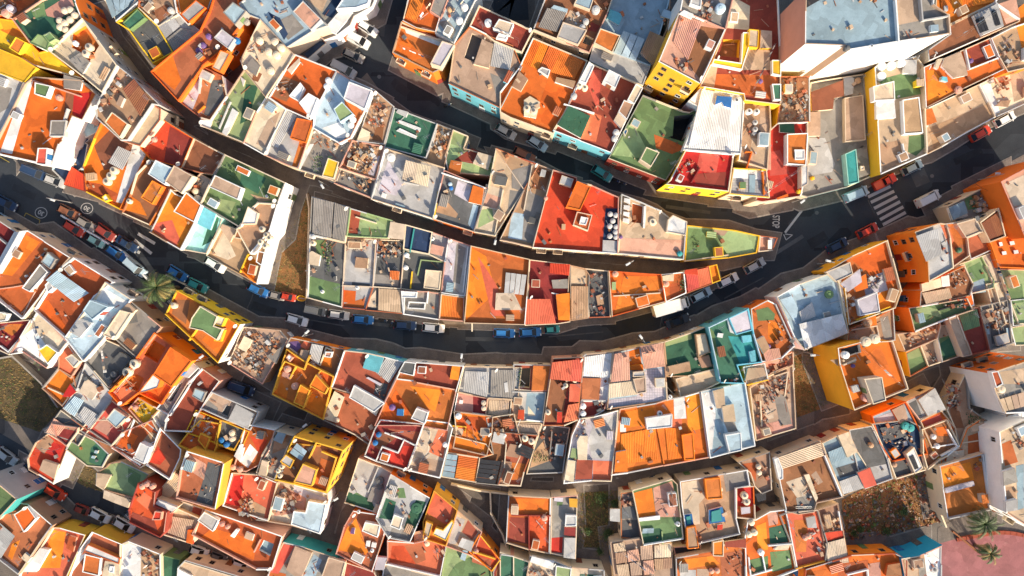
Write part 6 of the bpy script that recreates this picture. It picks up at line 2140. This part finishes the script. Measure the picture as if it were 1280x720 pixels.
# ---------------------------------------------------------------- road markings
def quad(name, px, z=.034, m='line_paint'):
    q = [W(x, y) for x, y in px]
    if area(q) < 0: q.reverse()
    o = link(name, mesh(name, [(p.x, p.y, z) for p in q], [tuple(range(len(q)))]), None, [MATS[m]]); o['kind'] = 'structure'
def bar(name, a, b, w, z=.034, m='line_paint'):
    A, B = W(*a), W(*b); d = (B - A).normalized(); n = Vector((-d.y, d.x)) * w / 2
    q = [A - n, B - n, B + n, A + n]
    o = link(name, mesh(name, [(p.x, p.y, z) for p in q], [(0, 1, 2, 3)]), None, [MATS[m]]); o['kind'] = 'structure'
def T9(x, y): return (960 + x / 4, 180 + y / 4)
for i, (x0, y0, x1, y1) in enumerate(((500, 265, 612, 212), (514, 292, 630, 236), (530, 322, 645, 262), (545, 350, 660, 288), (560, 378, 676, 314), (574, 404, 688, 342))):
    bar('zebra_stripe', T9(x0, y0), T9(x1, y1), .62)
bar('stop_line', T9(190, 305), T9(85, 443), .45)
for a, b in (((85, 450), (122, 455)), ((122, 455), (90, 480)), ((90, 480), (78, 452))): bar('give_way_mark', T9(*a), T9(*b), .16)
def T1(x, y): return (x / 4, 180 + y / 4)
for x0, y0, x1, y1 in ((690, 448, 775, 498), (672, 480, 758, 548), (640, 510, 700, 545)): bar('zebra_stripe', T1(x0, y0), T1(x1, y1), .6)
for a, b in (((55, 340), (215, 420)), ((130, 345), (200, 380)), ((130, 345), (122, 362)), ((200, 380), (196, 402))): bar('parking_line', T1(*a), T1(*b), .14, .034, 'line_yellow')
bar('edge_line', (0, 196), (12, 203), .14, .034, 'line_yellow')
def text(body, px, py, size, rz, z=.034):
    cu = bpy.data.curves.new('t', 'FONT'); cu.body = body; cu.size = size; cu.align_x = 'CENTER'; cu.align_y = 'CENTER'; cu.offset = .02
    o = bpy.data.objects.new('t', cu); COL.objects.link(o); bpy.context.view_layer.update()
    me = bpy.data.meshes.new_from_object(o.evaluated_get(bpy.context.evaluated_depsgraph_get())); bpy.data.objects.remove(o)
    p = W(px, py); o = link('road_lettering', me, None, [MATS['line_paint']]); o.location = (p.x, p.y, z); o.rotation_euler.z = rz; o['kind'] = 'structure'; return o
o = text('STOP', 969.5, 277, 1.25, R(-92)); o.scale = (.85, 1.6, 1); 
for px, py in ((51.5, 266), (108.7, 260.5)):
    text('30', px, py, 1.25, R(150))
    p = W(px, py); vs = []; n = 40
    for r in (1.0, 1.12):
        for i in range(n): a = 2 * math.pi * i / n; vs.append((p.x + r * 1.12 * math.cos(a), p.y + r * math.sin(a), .034))
    o = link('speed_circle', mesh('speed_circle', vs, [(i, (i+1) % n, n + (i+1) % n, n + i) for i in range(n)]), None, [MATS['line_paint']]); o['kind'] = 'structure'
# repair patches in the asphalt
q_ = random.Random(8)
for px, py, an, L_, w_, c in ((540, 412, -3, 7, 2, 'as'), (712, 430, 6, 5.5, 1.6, 'as'), (806, 419, 14, 4, 1.5, 'as'), (886, 388, 24, 4, 2, 'as'), (610, 424, -1, 9, .8, 'al'), (470, 405, -6, 8, .7, 'al'),
    (330, 386, -18, 5, 1.6, 'as'), (140, 312, -28, 6, 1.2, 'al'), (30, 240, -26, 5, 1.5, 'as'), (500, 110, -38, 4, 1.8, 'as'), (620, 158, -25, 8, .7, 'al'), (735, 212, -22, 4, 1.4, 'as'), (860, 262, -8, 9, .7, 'al'),
    (980, 310, 32, 9, .8, 'al'), (1022, 300, 30, 4, 2, 'as'), (1210, 195, 24, 6, 1.4, 'as'), (1150, 222, 24, 3, 3, 'al'), (478, 30, 85, 5, 1.2, 'al'), (60, 612, -35, 5, 1.2, 'al'), (150, 662, -22, 4, 1.4, 'as'), (720, 418, 5, 11, .25, 'al'), (400, 402, -10, 10, .25, 'al'), (930, 360, 28, 9, .25, 'al')):
    p = W(px, py); a = R(an); u = Vector((math.cos(a), math.sin(a))); v = Vector((-u.y, u.x)); q = [p - u*L_/2 - v*w_/2, p + u*L_/2 - v*w_/2 * q_.uniform(.8, 1.1), p + u*L_/2 + v*w_/2, p - u*L_/2 + v*w_/2 * q_.uniform(.8, 1.1)]
    o = link('asphalt_patch', mesh('asphalt_patch', [(k.x, k.y, .031) for k in q], [(0, 1, 2, 3)]), None, [mat(c, 'roof')]); o['kind'] = 'structure'
# manhole covers
for px, py in ((1165, 220), (1021, 266), (474, 96), (1188, 496), (652, 598), (1062, 506)):
    p = W(px, py); m = MB(); m.cyl((p.x, p.y, 0), .38, .036, 18); tag(m.build('manhole_cover', [mat('dg', 'plain')]), kind='structure')

# ---------------------------------------------------------------- vehicles
VG = {}
def vehicle_parts(kind, code):
    key = (kind, code)
    if key in VG: return VG[key]
    L, Wd, hh, cab0, cab1, ws, rw, Ht = {'hatch': (4.0, 1.74, .92, .23, .985, .2, .14, 1.46), 'suv': (4.3, 1.82, 1.0, .25, .985, .17, .11, 1.62),
        'sedan': (4.5, 1.78, .9, .27, .84, .17, .13, 1.42), 'van': (4.6, 1.86, 1.05, .17, .985, .15, .02, 1.9), 'pickup': (5.0, 1.85, 1.02, .26, .60, .14, .04, 1.7), 'truck': (6.9, 2.15, 1.15, .05, .24, .09, .01, 2.3)}[kind]
    paint = simple('paint_' + code + '_car', tuple(c * .95 for c in PAL[code]), .35, .0, .35, .35)
    hw = Wd / 2; X = lambda t: L / 2 - t * L       # t = 0 front, 1 rear
    st = [(0, .72, .52), (.015, .86, .62), (.06, .95, hh - .16), (.13, .985, hh - .08), (cab0, 1, hh - .02), (.5, 1, hh), (.8, 1, hh), (.93, .985, hh - .01), (.985, .93, hh - .1), (1, .84, hh - .3)]
    vs = []; fs = []
    for t, w, zt in st:
        w *= hw; x = X(t); zb = .22
        vs += [(x, -w, zb), (x, -w * 1.0, zt * .62), (x, -w * .95, zt - .05), (x, -w * .84, zt), (x, w * .84, zt), (x, w * .95, zt - .05), (x, w, zt * .62), (x, w, zb)]
    n = 8
    for k in range(len(st) - 1):
        for i in range(n): fs.append((k*n+i, (k+1)*n+i, (k+1)*n+(i+1) % n, k*n+(i+1) % n))
    fs += [tuple(range(n)), tuple(reversed(range((len(st)-1)*n, len(st)*n)))]
    body = mesh('body', vs, fs); body.materials.append(paint)
    # glass house
    def loft(z0, z1, t0, t1, s0, s1, w0, w1): 
        b = [(X(t0), -w0), (X(t1), -w0), (X(t1), w0), (X(t0), w0)]; u = [(X(t0 + s0), -w1), (X(t1 - s1), -w1), (X(t1 - s1), w1), (X(t0 + s0), w1)]
        return b, u
    b, u = loft(hh, Ht, cab0, cab1, ws, rw, hw * .86, hw * .62 if kind not in ('van', 'truck') else hw * .78)
    zt = Ht - .05
    parts = [('body', body, None)]
    def face(name, p, mm, off=.0):
        c = sum((Vector(q) for q in p), Vector()) / 4; nrm = (Vector(p[1]) - Vector(p[0])).cross(Vector(p[2]) - Vector(p[0])).normalized()
        if nrm.dot(c - Vector((0, 0, hh - .3))) < 0: nrm = -nrm
        q = [c + (Vector(a) - c) * .94 for a in p]; vs = [a + nrm * .008 for a in q] + [a - nrm * .03 for a in q]
        me = mesh(name, vs, [(0, 1, 2, 3), (7, 6, 5, 4), (0, 4, 5, 1), (1, 5, 6, 2), (2, 6, 7, 3), (3, 7, 4, 0)]); me.materials.append(mm); return me
    B = [(x, y, hh - .03) for x, y in b]; U = [(x, y, zt) for x, y in u]
    m = MB(); m.add(B + U, [(0,1,5,4), (1,2,6,5), (2,3,7,6), (3,0,4,7), (4,5,6,7)]); cabin = m.mesh('cabin'); cabin.materials.append(paint); parts.append(('cabin', cabin, None))
    G = MATS['glass_dark']
    parts.append(('windscreen', face('windscreen', [B[0], B[3], U[3], U[0]], G), 'cabin'))
    if kind not in ('van', 'truck'): parts.append(('rear_window', face('rear_window', [B[1], B[2], U[2], U[1]], G), 'cabin'))
    for s, (i, j) in ((-1, (0, 1)), (1, (3, 2))):
        bi, bj, ui, uj = Vector(B[i]), Vector(B[j]), Vector(U[i]), Vector(U[j])
        if kind == 'van': bj = bi.lerp(bj, .38); uj = ui.lerp(uj, .3)
        parts.append(('side_window', face('side_window', [bi, bj, uj, ui], G), 'cabin'))
    # roof panel
    i2 = [(x * .98, y * .97) for x, y in u]; rr = [Vector(q) for q in i2]
    if area(rr) < 0: rr.reverse()
    m = MB(); m.prism(rr, zt - .01, Ht); rf = m.mesh('roof'); rf.materials.append(paint if not (kind == 'sedan' and code == 'bk') else MATS['glass_dark']); parts.append(('roof', rf, None))
    m = MB(); m.cyl((0, -.1, 0), .31, .2, 14, 0, None, 'y'); wh = m.mesh('wheel'); wh.materials.append(MATS['tyre'])
    m = MB(); m.cyl((0, -.115, 0), .18, .23, 10, 0, None, 'y'); ri = m.mesh('rim'); ri.materials.append(MATS['rim'])
    for t in (.17, .81):
        for s in (-1, 1): parts.append(('wheel', wh, (X(t), s * (hw - .09), .31), ri))
    m = MB(); m.box((0, 0, 0), (.16, .36, .14)); hl = m.mesh('headlight'); hl.materials.append(MATS['lamp_glass'])
    m = MB(); m.box((0, 0, 0), (.12, .3, .16)); tl = m.mesh('tail_light'); tl.materials.append(MATS['tail_red'])
    m = MB(); m.box((0, 0, 0), (.14, .2, .14)); mi = m.mesh('mirror'); mi.materials.append(paint)
    for s in (-1, 1):
        parts.append(('headlight', hl, (X(.028), s * hw * .66, hh - .34))); parts.append(('tail_light', tl, (X(.992), s * hw * .72, hh - .3))); parts.append(('mirror', mi, (X(cab0 + .05), s * (hw + .06), hh + .02)))
    m = MB(); m.box((0, 0, 0), (.05, 1.1 * hw, .12)); gr = m.mesh('grille'); gr.materials.append(MATS['tyre']); parts.append(('grille', gr, (X(.004), 0, .36)))
    if kind == 'van':
        for k in (-.35, .35):
            m = MB(); m.box((X(.62), k * Wd, Ht), (L * .5, .05, .05)); r_ = m.mesh('roof_rail'); r_.materials.append(MATS['rim']); parts.append(('roof_rail', r_, None))
    if kind == 'pickup':
        m = MB(); m.box((X(.81), 0, hh), (L * .34, Wd * .78, .012)); bd = m.mesh('load_bed'); bd.materials.append(mat('co', 'plain')); parts.append(('load_bed', bd, None))
        for k in (-1, 1):
            m = MB(); m.box((X(.81), k * Wd * .42, hh), (L * .36, .1, .18)); bd = m.mesh('bed_side'); bd.materials.append(paint); parts.append(('bed_side', bd, None))
    if kind == 'truck':
        m = MB(); m.box((X(.63), 0, .75), (L * .72, Wd * 1.02, 2.15)); bx = m.mesh('cargo_box'); bx.materials.append(paint); parts.append(('cargo_box', bx, None))
    VG[key] = (parts, L); return VG[key]
for kind, code, label, px in CARS:
    (x0, y0), (x1, y1) = px
    a, b = W(x0, y0, .8), W(x1, y1, .8); parts, L = vehicle_parts(kind, code); d = b - a; c = (a + b) / 2
    t = empty('truck' if kind == 'truck' else 'van' if kind == 'van' else 'pickup_truck' if kind == 'pickup' else 'parked_car', (c.x, c.y, .02), label,
        'lorry' if kind == 'truck' else 'van' if kind == 'van' else 'pickup' if kind == 'pickup' else 'car', 'cars and vans in the streets', math.atan2(d.y, d.x))
    s = max(.78, min(1.12, d.length / L)); t.scale = (s, (1 + s) / 2, (1 + s) / 2); byname = {}
    for p in parts:
        par = t
        if p[2] == 'cabin': par = byname['cabin']
        o = link(p[0], p[1], par)
        byname[p[0]] = o
        if isinstance(p[2], tuple): o.location = p[2]
        if len(p) > 3: link('rim', p[3], o)
# motorbikes
def motorbike():
    t = empty('motorbike', (0, 0, 0), '', 'motorbike', 'motorbikes parked in the streets')
    for x in (-.62, .62):
        m = MB(); m.cyl((0, -.06, 0), .3, .12, 14, 0, None, 'y'); w = m.build('wheel', ['tyre'], t, (x, 0, .3))
    m = MB(); m.box((0.05, 0, .35), (.7, .26, .3)); m.box((.25, 0, .6), (.42, .3, .22)); m.build('body', [mat('nv', 'plain')], t)
    m = MB(); m.box((-.3, 0, .68), (.62, .26, .1)); m.build('seat', ['tyre'], t)
    m = MB(); m.rod((.5, -.36, .98), (.5, .36, .98), .025); m.rod((.6, 0, .35), (.5, 0, .98), .035); m.build('handlebar', ['steel'], t)
    m = MB(); m.cyl((.58, 0, .78), .09, .12, 10, 0, None, 'x'); m.build('headlight', ['lamp_glass'], t)
    return t
bikes = [(560, 131, 20, 'motorbike parked alone at the edge of the upper street'), (480, 401, 8, 'left motorbike between blue and dark green cars'), (489, 405, 60, 'right motorbike between blue and dark green cars'),
    (771, 226, -25, 'left motorbike parked right of the teal car'), (779, 229, -20, 'right motorbike parked right of the teal car'), (814, 597, 25, 'dark motorbike on lower street by the orange roofed house'),
    (158, 640, 15, 'motorbike beside the red terraces on lower left street'), (635, 676, 70, 'dark motorbike in the lane left of the red roof'), (828, 269, 15, 'motorbike leaning by the pink tiled roof corner')]
proto = None
for px, py, an, lb in bikes:
    if proto is None: o = proto = motorbike()
    else: o = copy_tree(proto)
    p = W(px, py, .8); o.location = (p.x, p.y, .02); o.rotation_euler.z = R(an); o['label'] = lb
# yellow tub by the plot
p = W(376, 373, 1); m = MB(); t = empty('tub', (p.x, p.y, .02), 'rounded yellow plastic tub at the foot of the grassy plot', 'tub', None, R(-10))
vs = []; n = 20
for s_, z in ((.8, 0), (1, .8), (.9, .84), (.72, .2)):
    for i in range(n): a = 2 * math.pi * i / n; vs.append((s_ * .95 * math.cos(a), s_ * .6 * math.sin(a), z))
fs = [(k*n+i, k*n+(i+1) % n, (k+1)*n+(i+1) % n, (k+1)*n+i) for k in range(3) for i in range(n)] + [tuple(range(3*n, 4*n))]
link('shell', mesh('shell', vs, fs), t, [mat('ye', 'plain')])
m = MB(); m.box((0, 0, .5), (1.5, .12, .06)); m.build('bar', ['steel'], t)

# ---------------------------------------------------------------- palms
def palm(px, py, h, r, label, seed, dry):
    q = random.Random(seed); p = W(px, py, h); t = empty('palm_tree', (p.x, p.y, 0), label, 'palm tree', 'palm trees')
    m = MB(); n = 10; vs = []; ks = 14
    for k in range(ks + 1):
        z = h * k / ks; rr = .34 - .12 * k / ks + (.03 if k % 2 else 0)
        for i in range(n): a = 2 * math.pi * i / n; vs.append((rr * math.cos(a), rr * math.sin(a), z))
    link('trunk', mesh('trunk', vs, [(k*n+i, k*n+(i+1) % n, (k+1)*n+(i+1) % n, (k+1)*n+i) for k in range(ks) for i in range(n)]), t, ['bark'])
    for f in range(54):
        a = f * 2.399 + q.uniform(-.2, .2); ring = f / 54; el = R(72 - 95 * ring) ; ln = r * q.uniform(.7, 1.15) * (.75 + .3 * ring)
        m = MB(); d = Vector((math.cos(a), math.sin(a), 0)); sd = Vector((-d.y, d.x, 0)); P0 = Vector((0, 0, h)) + d * .15; pts_ = [P0]; e = el; S = 12
        for k in range(S): pts_.append(pts_[-1] + (d * math.cos(e) + Vector((0, 0, math.sin(e)))) * ln / S); e -= R(9 + 3 * ring)
        for k in range(S):
            A, B = pts_[k], pts_[k+1]; w = .05 * (1 - k / S) + .012; m.add([A - sd * w, A + sd * w, B + sd * w * .9, B - sd * w * .9], [(0, 1, 2, 3)])
            if k < 2: continue
            for half in (0, .33, .66):
                c = A.lerp(B, half); lf = .75 * math.sin(math.pi * min(1, (k + half - 1) / (S - .6))) ** .6 * r / 4.3 + .08
                for s in (-1, 1):
                    tip = c + sd * s * lf * .62 * q.uniform(.7, 1.1) + (B - A).normalized() * lf * .7 - Vector((0, 0, lf * q.uniform(.1, .5))); bw = (B - A).normalized() * .032
                    m.add([c - bw, c + bw, tip], [(0, 1, 2)])
        m.build('frond', ['frond_dry' if q.random() < dry * (0.4 + ring) else 'frond'], t)
palm(196, 359, 8.5, 4.9, 'big palm at the left street where the divider wall ends', 1, .4)
palm(1231, 655, 8.0, 4.4, 'wide palm at the upper edge of the pink plaza', 2, .12)
palm(1238, 692, 4.5, 3.0, 'smaller round palm standing on the pink plaza', 3, .45)

# ---------------------------------------------------------------- street lamps and wires
def lamp(px, py, bx, by, label, h=7.5):
    hd = W(px, py, h); base = W(bx, by); d = (hd - base)
    if d.length > 1.8: base = hd - d.normalized() * 1.3
    t = empty('street_lamp', (base.x, base.y, 0), label, 'street lamp', 'street lamps'); u = hd - base
    m = MB(); m.cyl((0, 0, 0), .13, .9, 10); m.cyl((0, 0, .9), .08, h - .9, 8, 0, .05); m.build('pole', ['pole_grey'], t)
    m = MB(); m.rod((0, 0, h - .05), (u.x, u.y, h + .1), .04, 6); m.build('arm', ['pole_grey'], t)
    m = MB(); an = math.atan2(u.y, u.x); m.box((u.x, u.y, h + .03), (.95, .4, .12), an); m.box((u.x, u.y, h + .15), (.6, .28, .08), an); m.build('lamp_head', ['frame_white'], t)
    m = MB(); m.box((u.x, u.y, h - .01), (.6, .26, .04), an); m.build('lens', ['lamp_glass'], t)
for a in ((801, 421, 803, 432, 'street lamp above the striped tan sheds, lower kerb of curved street'), (577, 445, 579, 455, 'street lamp above the maroon court on the curved street'), (384, 415, 384, 424, 'street lamp above the brown terraces with orange front'),
    (403, 233, 407, 226, 'street lamp over the brown alley near the yellow box roof'), (619, 303, 622, 296, 'street lamp at the alley below the tan hatch roof'), (1247, 217, 1250, 226, 'street lamp on the far right street'),
    (1035, 326, 1038, 334, 'street lamp right of the navy car'), (785, 330, 790, 324, 'street lamp beneath the pink tiled roof corner'), (1003, 252, 1001, 244, 'street lamp at the mint green corner front'),
    (420, 624, 414, 620, 'street lamp beside the tall yellow walled house'), (381, 532, 376, 537, 'street lamp below the orange house with yellow ledges'), (66, 250, 60, 243, 'street lamp at the left street opposite the first speed circle'),
    (1016, 444, 1016, 440, 'street lamp by the cluttered lower right court'), (252, 446, 258, 452, 'street lamp in the alley between yellow island and orange house')):
    lamp(*a)
def wire(a, b, ha, hb, label):
    A, B = W(*a, ha), W(*b, hb); m = MB(); prev = None
    for k in range(13):
        s = k / 12; p = A.lerp(B, s); z = ha + (hb - ha) * s - 4 * .5 * s * (1 - s); c = (p.x, p.y, z)
        if prev: m.rod(prev, c, .025, 4)
        prev = c
    tag(m.build('overhead_cable', [mat('bk', 'plain')]), label, 'cable')
for a in (((318, 362), (305, 392), 7, 7.5, 'thin cable across the street right of the big palm'), ((828, 395), (824, 420), 7, 7.5, 'thin cable across the street at the black roofed cream car'), ((665, 422), (680, 446), 6, 7, 'thin cable across the street under the teal car'),
    ((1085, 250), (1106, 282), 7, 7, 'thin cable beside the zebra crossing'), ((1218, 228), (1240, 240), 7, 7, 'thin cable over the pavement at far right')):
    wire(*a)
n_t = sum(len(o.data.polygons) for o in bpy.data.objects if o.type == 'MESH')
print('objects', len(bpy.data.objects), 'faces', n_t, 'houses', len(HOUSES))
